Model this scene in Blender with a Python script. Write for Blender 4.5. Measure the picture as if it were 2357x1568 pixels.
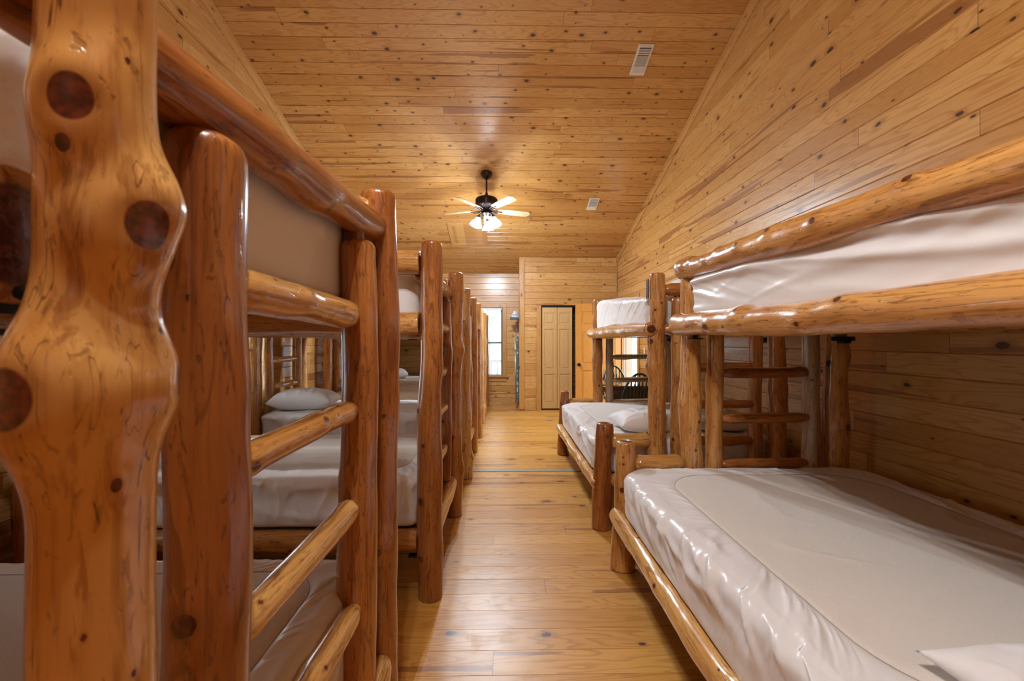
import bpy, math, random
import numpy as np
from mathutils import Vector, Matrix, Quaternion
for o in list(bpy.data.objects): bpy.data.objects.remove(o, do_unlink=True)
scn = bpy.context.scene
COL = scn.collection
PI = math.pi
# ------------------------------------------------------------------ camera, world, exposure, lamps
cam_d = bpy.data.cameras.new('camera'); cam = bpy.data.objects.new('camera', cam_d); COL.objects.link(cam)
cam_d.sensor_width = 36.0; cam_d.lens = 36.0 * 950 / 2357
cam.location = (0, 0, 1.35); cam.rotation_euler = (PI / 2 + 0.001, 0, -0.0184)
cam_d.clip_start = 0.02; cam_d.clip_end = 200
cam_d.dof.use_dof = True; cam_d.dof.focus_distance = 3.0; cam_d.dof.aperture_fstop = 6.3
scn.camera = cam
scn.view_settings.view_transform = 'Standard'; scn.view_settings.look = 'None'
scn.view_settings.gamma = 1.0; scn.view_settings.use_curve_mapping = False
scn.view_settings.exposure = 0.0
world = bpy.data.worlds.new('world'); scn.world = world; world.use_nodes = True
wn = world.node_tree; wn.nodes.clear()
wo = wn.nodes.new('ShaderNodeOutputWorld'); wb = wn.nodes.new('ShaderNodeBackground')
wb.inputs[0].default_value = (0.80, 0.92, 1.0, 1); wb.inputs[1].default_value = 6.5
wn.links.new(wb.outputs[0], wo.inputs[0])

FAN_Y = 5.77; FAN_X = -0.25
FAN_POWER = 100.0          # each of the bulbs of the far fan
FAN2_POWER = 50.0
LAMP_COL = (0.74, 0.88, 1.0); LAMP2_COL = (1.0, 0.965, 0.93)

# ------------------------------------------------------------------ room numbers
XL, XR = -2.60, 2.20
YF, YB = 8.70, -2.70
RIDGE = 3.0
SL = 0.314
def ceil_h(y):
    if y < RIDGE: y = 2 * RIDGE - y
    return 2.98 + SL * (8.02 - y)
CLX, CLY = 0.30, 8.02       # closet bump-out

# ------------------------------------------------------------------ node helpers
class NT:
    def __init__(s, name):
        s.m = bpy.data.materials.new(name); s.m.use_nodes = True
        s.t = s.m.node_tree; s.t.nodes.clear()
        s.out = s.t.nodes.new('ShaderNodeOutputMaterial')
        s.b = s.t.nodes.new('ShaderNodeBsdfPrincipled')
        s.t.links.new(s.b.outputs[0], s.out.inputs[0])
    def put(s, sock, v):
        if hasattr(v, 'is_linked') or isinstance(v, bpy.types.NodeSocket): s.t.links.new(v, sock)
        else:
            try: sock.default_value = v
            except Exception: sock.default_value = (v[0], v[1], v[2], 1.0)
    def n(s, typ, ins={}, out=0, **kw):
        nd = s.t.nodes.new('ShaderNode' + typ)
        for k, v in kw.items(): setattr(nd, k, v)
        for k, v in ins.items(): s.put(nd.inputs[k], v)
        return nd.outputs[out]
    def ma(s, op, a, b=0.0, c=0.0, clamp=False):
        nd = s.t.nodes.new('ShaderNodeMath'); nd.operation = op; nd.use_clamp = clamp
        s.put(nd.inputs[0], a); s.put(nd.inputs[1], b)
        if op in ('MULTIPLY_ADD', 'SMOOTH_MIN', 'COMPARE'): s.put(nd.inputs[2], c)
        return nd.outputs[0]
    def mix(s, f, a, b, mode='MIX'):
        nd = s.t.nodes.new('ShaderNodeMix'); nd.data_type = 'RGBA'; nd.blend_type = mode
        s.put(nd.inputs[0], f)
        for i, v in ((6, a), (7, b)):
            if isinstance(v, tuple): nd.inputs[i].default_value = (v[0], v[1], v[2], 1)
            else: s.t.links.new(v, nd.inputs[i])
        return nd.outputs[2]
    def step(s, x, lo, hi):
        nd = s.t.nodes.new('ShaderNodeMapRange'); nd.interpolation_type = 'SMOOTHSTEP'
        s.put(nd.inputs[0], x); s.put(nd.inputs[1], lo); s.put(nd.inputs[2], hi)
        nd.inputs[3].default_value = 0; nd.inputs[4].default_value = 1
        return nd.outputs[0]
    def xyz(s, x, y, z=0.0): return s.n('CombineXYZ', {0: x, 1: y, 2: z})
    def sep(s, v):
        nd = s.t.nodes.new('ShaderNodeSeparateXYZ'); s.t.links.new(v, nd.inputs[0]); return nd.outputs
    def noise(s, v, scale=1.0, detail=2.0, rough=0.5, dist=0.0):
        return s.n('TexNoise', {'Vector': v, 'Scale': scale, 'Detail': detail, 'Roughness': rough, 'Distortion': dist})
    def bump(s, h, strength, dist=0.01):
        return s.n('Bump', {'Height': h, 'Strength': strength, 'Distance': dist})

def board_mat(name, w, off, light, mid, heart, knotc, ua='y', va='z', rough=0.33, coat=0.4,
              streak=0.62, length=2.6, grainamt=0.5, knot_density=0.45, kscale=(3.6, 6.0), scuff=False, gm=9.0):
    s = NT(name)
    p = s.n('TexCoord', out=3)
    c = s.sep(p); ax = {'x': c[0], 'y': c[1], 'z': c[2]}
    u = ax[ua]; v = ax[va]
    vv = s.ma('DIVIDE', s.ma('SUBTRACT', v, off), w)
    idx = s.ma('FLOOR', vv)
    r1 = s.n('TexWhiteNoise', {'W': idx}, noise_dimensions='1D')
    u2 = s.ma('ADD', u, s.ma('MULTIPLY', r1, 31.0))
    us = s.ma('DIVIDE', u2, length)
    seg = s.ma('FLOOR', us); fr = s.ma('FRACT', us)
    wn_ = s.t.nodes.new('ShaderNodeTexWhiteNoise'); wn_.noise_dimensions = '2D'
    s.t.links.new(s.xyz(idx, seg), wn_.inputs['Vector'])
    rid = wn_.outputs['Value']; rc = s.sep(wn_.outputs['Color'])
    z = s.ma('MULTIPLY', rid, 60.0)
    # long grain
    gv = s.xyz(s.ma('MULTIPLY', u2, 1.1), s.ma('MULTIPLY', v, gm), z)
    g = s.noise(gv, 1.0, 2.0, 0.5, 0.25)
    rings = s.ma('FRACT', s.ma('MULTIPLY', g, s.ma('ADD', 9.0, s.ma('MULTIPLY', rc[0], 9.0))))
    ring = s.ma('MULTIPLY', s.step(rings, 0.45, 0.95), s.ma('SUBTRACT', 1.0, s.step(rings, 0.95, 1.0)))
    fine = s.noise(s.xyz(s.ma('MULTIPLY', u2, 6.0), s.ma('MULTIPLY', v, 190.0), z), 1.0, 2.0, 0.6)
    tone = s.ma('ADD', s.ma('MULTIPLY', rc[1], 0.75), s.ma('MULTIPLY', ring, grainamt * 1.35))
    col = s.mix(s.ma('MINIMUM', tone, 1.0), light, mid)
    col = s.mix(s.ma('MULTIPLY', s.step(fine, 0.45, 0.75), 0.28), col, mid)
    # heartwood streaks
    hv = s.xyz(s.ma('MULTIPLY', u2, 0.55), s.ma('MULTIPLY', v, 13.0), s.ma('ADD', z, 9.0))
    h = s.noise(hv, 1.0, 2.5, 0.42, 0.35)
    hs = s.step(s.ma('ADD', h, s.ma('MULTIPLY', s.ma('SUBTRACT', rc[2], 0.5), 0.20)), streak + 0.002, streak + 0.014)
    col = s.mix(s.ma('MULTIPLY', hs, 0.72), col, heart)
    # knots
    kn = s.t.nodes.new('ShaderNodeTexVoronoi'); kn.voronoi_dimensions = '2D'; kn.feature = 'F1'
    kn.inputs['Scale'].default_value = 1.0
    wob = s.noise(s.xyz(s.ma('MULTIPLY', u2, 30.0), s.ma('MULTIPLY', v, 30.0), 0.0), 1.0, 1.0)
    kx = s.ma('ADD', s.ma('MULTIPLY', u2, kscale[0]), s.ma('MULTIPLY', wob, 0.06))
    ky = s.ma('ADD', s.ma('MULTIPLY', v, kscale[1]), s.ma('MULTIPLY', wob, 0.05))
    s.t.links.new(s.xyz(kx, ky), kn.inputs['Vector'])
    kc = s.sep(kn.outputs['Color'])
    size = s.ma('MULTIPLY', s.ma('MULTIPLY', kc[1], kc[1]), 0.085)
    size = s.ma('ADD', size, 0.028)
    on = s.ma('GREATER_THAN', kc[0], knot_density)
    kd = s.ma('DIVIDE', kn.outputs['Distance'], size)
    core = s.ma('MULTIPLY', s.ma('SUBTRACT', 1.0, s.step(kd, 0.75, 1.05)), on)
    halo = s.ma('MULTIPLY', s.ma('SUBTRACT', 1.0, s.step(kd, 0.9, 2.6)), on)
    col = s.mix(s.ma('MULTIPLY', halo, 0.45), col, heart)
    col = s.mix(s.ma('MULTIPLY', core, 0.93), col, knotc)
    # butt joints
    j = s.ma('LESS_THAN', fr, 0.0032 / length)
    col = s.mix(s.ma('MULTIPLY', j, 0.75), col, knotc)
    ro = s.ma('ADD', rough, s.ma('MULTIPLY', s.noise(s.xyz(u, v, idx), 3.0, 3.0), 0.12))
    if scuff:
        sc = s.noise(p, 5.0, 5.0, 0.7)
        ro = s.ma('ADD', ro, s.ma('MULTIPLY', s.step(sc, 0.5, 0.75), 0.18))
        sp = s.noise(p, 60.0, 2.0, 0.6)
        col = s.mix(s.ma('MULTIPLY', s.step(sp, 0.70, 0.78), 0.55), col, knotc)
    s.put(s.b.inputs['Base Color'], col); s.put(s.b.inputs['Roughness'], ro)
    s.b.inputs['Coat Weight'].default_value = coat; s.b.inputs['Coat Roughness'].default_value = 0.33 if scuff else 0.2
    hh = s.ma('ADD', s.ma('MULTIPLY', fine, 0.3), s.ma('MULTIPLY', ring, 0.3))
    wv = s.noise(s.xyz(s.ma('MULTIPLY', u, 0.8), s.ma('MULTIPLY', v, 4.0), s.ma('MULTIPLY', idx, 3.3)), 1.0, 1.0)
    s.put(s.b.inputs['Normal'], s.bump(s.ma('ADD', hh, s.ma('MULTIPLY', wv, 3.0)), 0.35, 0.002))
    return s.m

def log_mat(name, light, mid, dark, knotc, specks=0.5, rough=0.28):
    s = NT(name)
    p = s.n('TexCoord', out=3)
    c = s.sep(p)
    rnd = s.n('ObjectInfo', out=5)
    z = s.ma('ADD', c[2], s.ma('MULTIPLY', rnd, 40.0))
    a = s.xyz(s.ma('MULTIPLY', c[0], 14.0), s.ma('MULTIPLY', c[1], 14.0), s.ma('MULTIPLY', z, 1.6))
    g = s.noise(a, 1.0, 4.0, 0.55, 0.6)
    fi = s.noise(s.xyz(s.ma('MULTIPLY', c[0], 110.0), s.ma('MULTIPLY', c[1], 110.0), s.ma('MULTIPLY', z, 5.0)), 1.0, 3.0, 0.6, 0.4)
    t = s.ma('ADD', s.step(g, 0.30, 0.70), s.ma('MULTIPLY', s.ma('SUBTRACT', rnd, 0.5), 0.7), clamp=True)
    col = s.mix(t, light, mid)
    col = s.mix(s.ma('MULTIPLY', s.step(fi, 0.48, 0.72), 0.60), col, dark)
    big = s.noise(s.xyz(s.ma('MULTIPLY', c[0], 24.0), s.ma('MULTIPLY', c[1], 24.0), s.ma('MULTIPLY', z, 4.5)), 1.0, 5.0, 0.62, 1.4)
    col = s.mix(s.ma('MULTIPLY', s.step(big, 0.55, 0.64), 0.62), col, dark)
    sp = s.noise(s.xyz(s.ma('MULTIPLY', c[0], 95.0), s.ma('MULTIPLY', c[1], 95.0), s.ma('MULTIPLY', z, 22.0)), 1.0, 3.0, 0.6, 0.8)
    col = s.mix(s.ma('MULTIPLY', s.step(sp, 0.585, 0.65), specks), col, knotc)
    cr = s.noise(s.xyz(s.ma('MULTIPLY', c[0], 60.0), s.ma('MULTIPLY', c[1], 60.0), s.ma('MULTIPLY', z, 1.1)), 1.0, 2.0, 0.5, 0.3)
    crk = s.ma('SUBTRACT', 1.0, s.step(s.ma('ABSOLUTE', s.ma('SUBTRACT', cr, 0.66)), 0.0, 0.012))
    col = s.mix(s.ma('MULTIPLY', crk, 0.8), col, knotc)
    at = s.n('Attribute', attribute_name='knotd', out=2)
    halo = s.ma('SUBTRACT', 1.0, s.step(at, 0.95, 2.0))
    col = s.mix(s.ma('MULTIPLY', halo, 0.35), col, dark)
    core = s.ma('SUBTRACT', 1.0, s.step(at, 0.90, 1.04))
    kn = s.noise(p, 90.0, 2.0)
    kcol = s.mix(s.step(kn, 0.35, 0.7), knotc, tuple(min(1, k * 2.6) for k in knotc))
    col = s.mix(core, col, kcol)
    s.put(s.b.inputs['Base Color'], col)
    s.b.inputs['Roughness'].default_value = rough
    s.b.inputs['Coat Weight'].default_value = 0.55; s.b.inputs['Coat Roughness'].default_value = 0.10
    hgt = s.ma('SUBTRACT', s.ma('ADD', s.ma('MULTIPLY', fi, 0.35), s.ma('MULTIPLY', s.noise(a, 3.0, 2.0), 1.0)), s.ma('MULTIPLY', s.step(sp, 0.58, 0.7), 0.35))
    s.put(s.b.inputs['Normal'], s.bump(hgt, 0.35, 0.004))
    return s.m

def plain(name, col, rough=0.5, metal=0.0, coat=0.0, var=0.15, emit=None, estr=0.0, trans=0.0):
    s = NT(name)
    p = s.n('TexCoord', out=3)
    nz = s.noise(p, 18.0, 3.0)
    s.put(s.b.inputs['Base Color'], s.mix(nz, tuple(c * (1 - var) for c in col), tuple(min(1, c * (1 + var)) for c in col)))
    s.b.inputs['Roughness'].default_value = rough; s.b.inputs['Metallic'].default_value = metal
    s.b.inputs['Coat Weight'].default_value = coat; s.b.inputs['Transmission Weight'].default_value = trans
    if emit:
        s.b.inputs['Emission Color'].default_value = (*emit, 1); s.b.inputs['Emission Strength'].default_value = estr
    return s.m

def fabric(name, col, rough, tex, sheen=0.2, scale=160.0):
    s = NT(name)
    p = s.n('TexCoord', out=3)
    nz = s.noise(p, 3.0, 3.0)
    s.put(s.b.inputs['Base Color'], s.mix(nz, tuple(c * 0.95 for c in col), col))
    s.b.inputs['Roughness'].default_value = rough
    s.b.inputs['Sheen Weight'].default_value = sheen
    v = s.n('TexVoronoi', {'Vector': p, 'Scale': scale}, feature='F1')
    w = s.noise(p, 30.0, 3.0, 0.55)
    s.put(s.b.inputs['Normal'], s.bump(s.ma('ADD', s.ma('MULTIPLY', v, tex), s.ma('MULTIPLY', w, 0.6)), 0.35, 0.003))
    return s.m

LIGHT = (0.64, 0.362, 0.122); MID = (0.47, 0.218, 0.052); HEART = (0.25, 0.085, 0.02); KNOT = (0.045, 0.014, 0.006)
M = {}
M['wall_y'] = board_mat('pine_boards_side', 0.126, 0.03, LIGHT, MID, HEART, KNOT, 'y', 'z')
M['wall_x'] = board_mat('pine_boards_end', 0.126, 0.035, LIGHT, MID, HEART, KNOT, 'x', 'z', streak=0.66)
M['ceil'] = board_mat('pine_boards_ceiling', 0.124, 0.0, LIGHT, MID, HEART, KNOT, 'x', 'y', streak=0.655, knot_density=0.25, kscale=(4.2, 6.6))
M['floor'] = board_mat('varnished_floor_boards', 0.134, 0.06, (0.70, 0.37, 0.080), (0.50, 0.215, 0.034), (0.26, 0.085, 0.02), (0.06, 0.025, 0.015),
                       'x', 'y', rough=0.34, coat=0.32, streak=0.66, length=3.4, knot_density=0.62, kscale=(2.2, 4.0), scuff=True)
M['trim_v'] = board_mat('pine_trim_upright', 5.0, -2.3, LIGHT, MID, HEART, KNOT, 'z', 'x', length=6.0, kscale=(3, 9), gm=26.0, streak=0.70)
M['trim_y'] = board_mat('pine_trim_long', 5.0, -2.3, LIGHT, MID, HEART, KNOT, 'y', 'z', length=6.0, kscale=(3, 9), gm=26.0, streak=0.70)
M['trim_x'] = board_mat('pine_trim_cross', 5.0, -2.3, LIGHT, MID, HEART, KNOT, 'x', 'z', length=6.0, kscale=(3, 9), gm=26.0, streak=0.70)
M['door'] = board_mat('honey_fir_door', 5.0, -2.3, (0.62, 0.27, 0.05), (0.48, 0.18, 0.028), (0.35, 0.14, 0.03), (0.3, 0.12, 0.03), 'z', 'x', length=9.0, knot_density=1.1, streak=0.8, grainamt=0.5, gm=30.0)
M['bifold'] = board_mat('pale_pine_door', 5.0, -2.3, (0.70, 0.45, 0.19), (0.56, 0.32, 0.11), (0.35, 0.16, 0.05), (0.3, 0.12, 0.03), 'z', 'x', length=9.0, knot_density=1.1, streak=0.8, grainamt=0.5, gm=30.0)
M['log'] = log_mat('varnished_cedar_log', (0.64, 0.330, 0.098), (0.46, 0.185, 0.042), (0.22, 0.066, 0.014), (0.055, 0.012, 0.006))
M['log_pale'] = log_mat('pale_varnished_cedar_log', (0.70, 0.40, 0.13), (0.52, 0.24, 0.06), (0.28, 0.095, 0.022), (0.065, 0.012, 0.006), specks=0.35, rough=0.22)
M['log_grey'] = log_mat('weathered_and_daylit_grey_log', (0.46, 0.32, 0.18), (0.33, 0.20, 0.095), (0.17, 0.085, 0.035), (0.05, 0.018, 0.01))  # weathered stiles on nearest bunk; on farther bunk's far end, daylight painted as grey
M['log_red'] = log_mat('reddish_varnished_cedar_log', (0.43, 0.160, 0.035), (0.28, 0.085, 0.017), (0.12, 0.030, 0.007), (0.05, 0.01, 0.005))
M['tenon'] = plain('dark_red_tenon', (0.13, 0.022, 0.006), 0.3, coat=0.5, var=0.3)
M['top'] = fabric('quilted_mattress_cover', (0.72, 0.66, 0.60), 0.7, 0.9, scale=220.0)
M['skirt'] = fabric('satin_mattress_skirt', (0.80, 0.78, 0.78), 0.30, 0.05)
M['pillow'] = fabric('white_pillow_cover', (0.82, 0.80, 0.80), 0.6, 0.1)
M['thread'] = plain('seam_thread', (0.38, 0.33, 0.28), 0.8)
M['black'] = plain('black_metal', (0.018, 0.018, 0.02), 0.4, 0.6)
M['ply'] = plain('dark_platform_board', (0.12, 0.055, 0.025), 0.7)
M['bronze'] = plain('dark_bronze', (0.045, 0.030, 0.028), 0.35, 0.7)
M['white_metal'] = plain('white_enamel', (0.72, 0.68, 0.62), 0.4)
M['slot'] = plain('dark_slot', (0.02, 0.02, 0.02), 0.8)
M['green_frame'] = plain('dark_green_vinyl', (0.02, 0.07, 0.05), 0.4)
M['blind'] = plain('white_blind_slat', (0.80, 0.82, 0.82), 0.5)
M['glass'] = None
s = NT('window_glass'); s.t.nodes.remove(s.b)
tr = s.t.nodes.new('ShaderNodeBsdfTransparent'); gl = s.t.nodes.new('ShaderNodeBsdfGlossy'); gl.inputs['Roughness'].default_value = 0.02
mx = s.t.nodes.new('ShaderNodeMixShader'); mx.inputs[0].default_value = 0.06
s.t.links.new(tr.outputs[0], mx.inputs[1]); s.t.links.new(gl.outputs[0], mx.inputs[2]); s.t.links.new(mx.outputs[0], s.out.inputs[0])
M['glass'] = s.m
M['shade'] = plain('lit_frosted_glass', (0.9, 0.9, 0.9), 0.4, emit=(0.82, 0.92, 1.0), estr=14.0)
sm = M['shade']; st_ = sm.node_tree; pb = [n for n in st_.nodes if n.type == 'BSDF_PRINCIPLED'][0]; oo = [n for n in st_.nodes if n.type == 'OUTPUT_MATERIAL'][0]
tb_ = st_.nodes.new('ShaderNodeBsdfTransparent'); ms_ = st_.nodes.new('ShaderNodeMixShader'); ms_.inputs[0].default_value = 0.5
st_.links.new(tb_.outputs[0], ms_.inputs[1]); st_.links.new(pb.outputs[0], ms_.inputs[2]); st_.links.new(ms_.outputs[0], oo.inputs[0])
M['bulb'] = plain('lit_bulb', (0.9, 0.9, 0.9), 0.4, emit=(0.82, 0.92, 1.0), estr=40.0)
M['blade_wood'] = board_mat('pale_oak_blade', 5.0, -2.3, (0.60, 0.44, 0.26), (0.42, 0.28, 0.14), (0.3, 0.18, 0.08), (0.3, 0.18, 0.08), 'x', 'y', length=9.0, knot_density=1.1, streak=0.9, grainamt=0.9)
M['green_paint'] = plain('dark_green_paint', (0.008, 0.040, 0.032), 0.3, coat=0.4)
M['jamb'] = plain('pinkish_jamb_wood', (0.48, 0.33, 0.23), 0.6)
M['table'] = plain('dark_walnut_table', (0.10, 0.035, 0.014), 0.2, coat=0.6)
M['steel'] = plain('grey_steel_tube', (0.45, 0.50, 0.53), 0.3, 0.8)
M['strip'] = plain('grey_threshold_metal', (0.36, 0.36, 0.33), 0.4, 0.3)
M['plastic_white'] = plain('white_plastic', (0.75, 0.78, 0.82), 0.35)
M['plastic_blue'] = plain('blue_plastic', (0.03, 0.12, 0.35), 0.35)
M['shelf_grey'] = plain('grey_wire_rest', (0.10, 0.10, 0.10), 0.5, 0.5)
M['ivory'] = plain('ivory_plastic', (0.72, 0.64, 0.48), 0.4)
M['porch'] = plain('weathered_grey_wood', (0.30, 0.34, 0.33), 0.7)
M['ground'] = plain('pale_gravel_ground', (0.55, 0.56, 0.5), 0.9)
M['blanket'] = fabric('folded_brown_blanket', (0.30, 0.20, 0.12), 0.9, 0.4)
s = NT('teal_patterned_cotton'); p = s.n('TexCoord', out=3)
s.put(s.b.inputs['Base Color'], s.mix(s.step(s.noise(p, 22.0, 3.0, 0.6, 1.5), 0.52, 0.58), (0.004, 0.12, 0.15), (0.55, 0.70, 0.72))); s.b.inputs['Roughness'].default_value = 0.8
M['teal'] = s.m

# ------------------------------------------------------------------ mesh helpers
class MB:
    def __init__(s): s.v = []; s.f = []; s.mi = []
    def add(s, vs, fs, mi=0):
        b = len(s.v); s.v += [tuple(x) for x in vs]; s.f += [tuple(b + i for i in f) for f in fs]; s.mi += [mi] * len(fs)
    def box(s, a, b, mi=0, bev=0.0, mat=None):
        x0, y0, z0 = (min(a[i], b[i]) for i in range(3)); x1, y1, z1 = (max(a[i], b[i]) for i in range(3))
        e = min(bev, (x1 - x0) / 2.01, (y1 - y0) / 2.01, (z1 - z0) / 2.01)
        if e <= 0:
            vs = [(x, y, z) for z in (z0, z1) for y in (y0, y1) for x in (x0, x1)]
            fs = [(0, 2, 3, 1), (4, 5, 7, 6), (0, 1, 5, 4), (2, 6, 7, 3), (0, 4, 6, 2), (1, 3, 7, 5)]
        else:
            vs = []; idx = {}
            for sx in (0, 1):
                for sy in (0, 1):
                    for sz in (0, 1):
                        cx = (x0, x1)[sx]; cy = (y0, y1)[sy]; cz = (z0, z1)[sz]
                        ix = cx + e * (1 - 2 * sx); iy = cy + e * (1 - 2 * sy); iz = cz + e * (1 - 2 * sz)
                        for k, q in enumerate(((cx, iy, iz), (ix, cy, iz), (ix, iy, cz))):
                            idx[(sx, sy, sz, k)] = len(vs); vs.append(q)
            fs = []
            I = lambda a_, b_, c_, k: idx[(a_, b_, c_, k)]
            for q in (0, 1):
                f = [I(q, 0, 0, 0), I(q, 1, 0, 0), I(q, 1, 1, 0), I(q, 0, 1, 0)]; fs.append(f if q else f[::-1])
                f = [I(0, q, 0, 1), I(0, q, 1, 1), I(1, q, 1, 1), I(1, q, 0, 1)]; fs.append(f if q else f[::-1])
                f = [I(0, 0, q, 2), I(1, 0, q, 2), I(1, 1, q, 2), I(0, 1, q, 2)]; fs.append(f if q else f[::-1])
            for p_ in (0, 1):
                for q in (0, 1):
                    fs.append([I(p_, q, 0, 0), I(p_, q, 1, 0), I(p_, q, 1, 1), I(p_, q, 0, 1)])
                    fs.append([I(p_, 0, q, 0), I(p_, 1, q, 0), I(p_, 1, q, 2), I(p_, 0, q, 2)])
                    fs.append([I(0, p_, q, 1), I(1, p_, q, 1), I(1, p_, q, 2), I(0, p_, q, 2)])
                    for r in (0, 1):
                        fs.append([I(p_, q, r, 0), I(p_, q, r, 1), I(p_, q, r, 2)])
        if mat is not None: vs = [tuple(mat @ Vector(v)) for v in vs]
        s.add(vs, fs, mi)
    def tube(s, pts, r, n=10, mi=0, cap=True):
        pts = [Vector(p) for p in pts]; m = len(pts)
        rs = r if isinstance(r, (list, tuple)) else [r] * m
        vs = []; up = None
        for i, p in enumerate(pts):
            d = (pts[min(i + 1, m - 1)] - pts[max(i - 1, 0)]).normalized()
            if up is None: up = Vector((0, 0, 1)) if abs(d.z) < 0.9 else Vector((1, 0, 0))
            a = d.cross(up).normalized(); b = a.cross(d); up = b
            for k in range(n):
                t = 2 * PI * k / n; vs.append(p + (a * math.cos(t) + b * math.sin(t)) * rs[i])
        fs = [(i * n + k, i * n + (k + 1) % n, (i + 1) * n + (k + 1) % n, (i + 1) * n + k) for i in range(m - 1) for k in range(n)]
        if cap: fs += [tuple(range(n))[::-1], tuple((m - 1) * n + k for k in range(n))]
        s.add(vs, fs, mi)
    def lathe(s, prof, c=(0, 0, 0), n=32, mi=0, mat=None):
        vs = []
        for r, z in prof:
            for k in range(n):
                t = 2 * PI * k / n; vs.append((c[0] + r * math.cos(t), c[1] + r * math.sin(t), c[2] + z))
        fs = [(i * n + k, i * n + (k + 1) % n, (i + 1) * n + (k + 1) % n, (i + 1) * n + k) for i in range(len(prof) - 1) for k in range(n)]
        if mat is not None: vs = [tuple(mat @ Vector(v)) for v in vs]
        s.add(vs, fs, mi)
    def prism(s, pts, off, mi=0):
        n = len(pts); off = Vector(off)
        vs = [Vector(p) for p in pts] + [Vector(p) + off for p in pts]
        s.add(vs, [tuple(range(n))[::-1], tuple(range(n, 2 * n))] + [(k, (k + 1) % n, n + (k + 1) % n, n + k) for k in range(n)], mi)
    def build(s, name, mats, parent=None, smooth=False, loc=(0, 0, 0)):
        me = bpy.data.meshes.new(name); me.from_pydata(s.v, [], s.f)
        if not isinstance(mats, (list, tuple)): mats = [mats]
        for m in mats: me.materials.append(m)
        me.polygons.foreach_set('material_index', s.mi)
        if smooth: me.shade_smooth()
        me.update()
        bmr = bmesh.new(); bmr.from_mesh(me); bmesh.ops.recalc_face_normals(bmr, faces=bmr.faces); bmr.to_mesh(me); bmr.free()
        o = bpy.data.objects.new(name, me); COL.objects.link(o); o.location = loc
        if parent: o.parent = parent
        if smooth and smooth != 'all':
            md = o.modifiers.new('edges', 'EDGE_SPLIT'); md.split_angle = math.radians(40)
        return o
import bmesh
def tag(o, label=None, cat=None, group=None, kind=None):
    if label: o['label'] = label
    if cat: o['category'] = cat
    if group: o['group'] = group
    if kind: o['kind'] = kind
    return o
def empty(name, loc, label, cat, group=None):
    o = bpy.data.objects.new(name, None); COL.objects.link(o); o.location = loc; o.empty_display_size = 0.1
    return tag(o, label, cat, group)

def grid_mesh(name, V, nu, nv, mats, closed_u=True, caps=None, attr=None, mi=None, smooth=True, bridge=None):
    """V: (nv, nu, 3) array of rings; quads between rings."""
    i = np.arange(nv - 1)[:, None]; k = np.arange(nu if closed_u else nu - 1)[None, :]
    k2 = (k + 1) % nu
    q = np.stack([i * nu + k, i * nu + k2, (i + 1) * nu + k2, (i + 1) * nu + k], -1).reshape(-1, 4)
    nq = len(q)
    me = bpy.data.meshes.new(name)
    nvert = nu * nv
    co = V.reshape(-1, 3).astype(np.float32)
    loops = q.reshape(-1); starts = np.arange(nq) * 4; tot = np.full(nq, 4)
    if caps:
        for c in caps:
            ring = np.arange(nu) + (nv - 1) * nu if c == 'end' else np.arange(nu)[::-1]
            starts = np.append(starts, len(loops)); tot = np.append(tot, nu); loops = np.append(loops, ring)
    if bridge:
        for f in bridge:
            starts = np.append(starts, len(loops)); tot = np.append(tot, len(f)); loops = np.append(loops, np.array(f) + (nv - 1) * nu)
    me.vertices.add(nvert); me.vertices.foreach_set('co', co.ravel())
    me.loops.add(len(loops)); me.loops.foreach_set('vertex_index', loops.astype(np.int32))
    me.polygons.add(len(starts)); me.polygons.foreach_set('loop_start', starts.astype(np.int32))
    me.polygons.foreach_set('loop_total', tot.astype(np.int32))
    for m in mats: me.materials.append(m)
    if mi is not None:
        a = np.zeros(len(starts), np.int32); a[:nq] = mi[:nq]; a[nq + 1:] = 1; me.polygons.foreach_set('material_index', a)
    if attr is not None:
        at = me.attributes.new('knotd', 'FLOAT', 'POINT'); at.data.foreach_set('value', attr.astype(np.float32).ravel())
    me.update(calc_edges=True); me.validate()
    if smooth: me.shade_smooth()
    return me

def vnoise(x, y, seed=0, perx=None):
    """smooth value noise, vectorised; optional period in x"""
    rs = np.random.RandomState(seed); T = rs.rand(64, 64)
    xi = np.floor(x).astype(int); yi = np.floor(y).astype(int); fx = x - xi; fy = y - yi
    fx = fx * fx * (3 - 2 * fx); fy = fy * fy * (3 - 2 * fy)
    px = perx or 64
    a = T[yi % 64, (xi % px) % 64]; b = T[yi % 64, ((xi + 1) % px) % 64]
    c = T[(yi + 1) % 64, (xi % px) % 64]; d = T[(yi + 1) % 64, ((xi + 1) % px) % 64]
    return (a * (1 - fx) + b * fx) * (1 - fy) + (c * (1 - fx) + d * fx) * fy - 0.5

def smooth_step(x): x = np.clip(x, 0, 1); return x * x * (3 - 2 * x)

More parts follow.
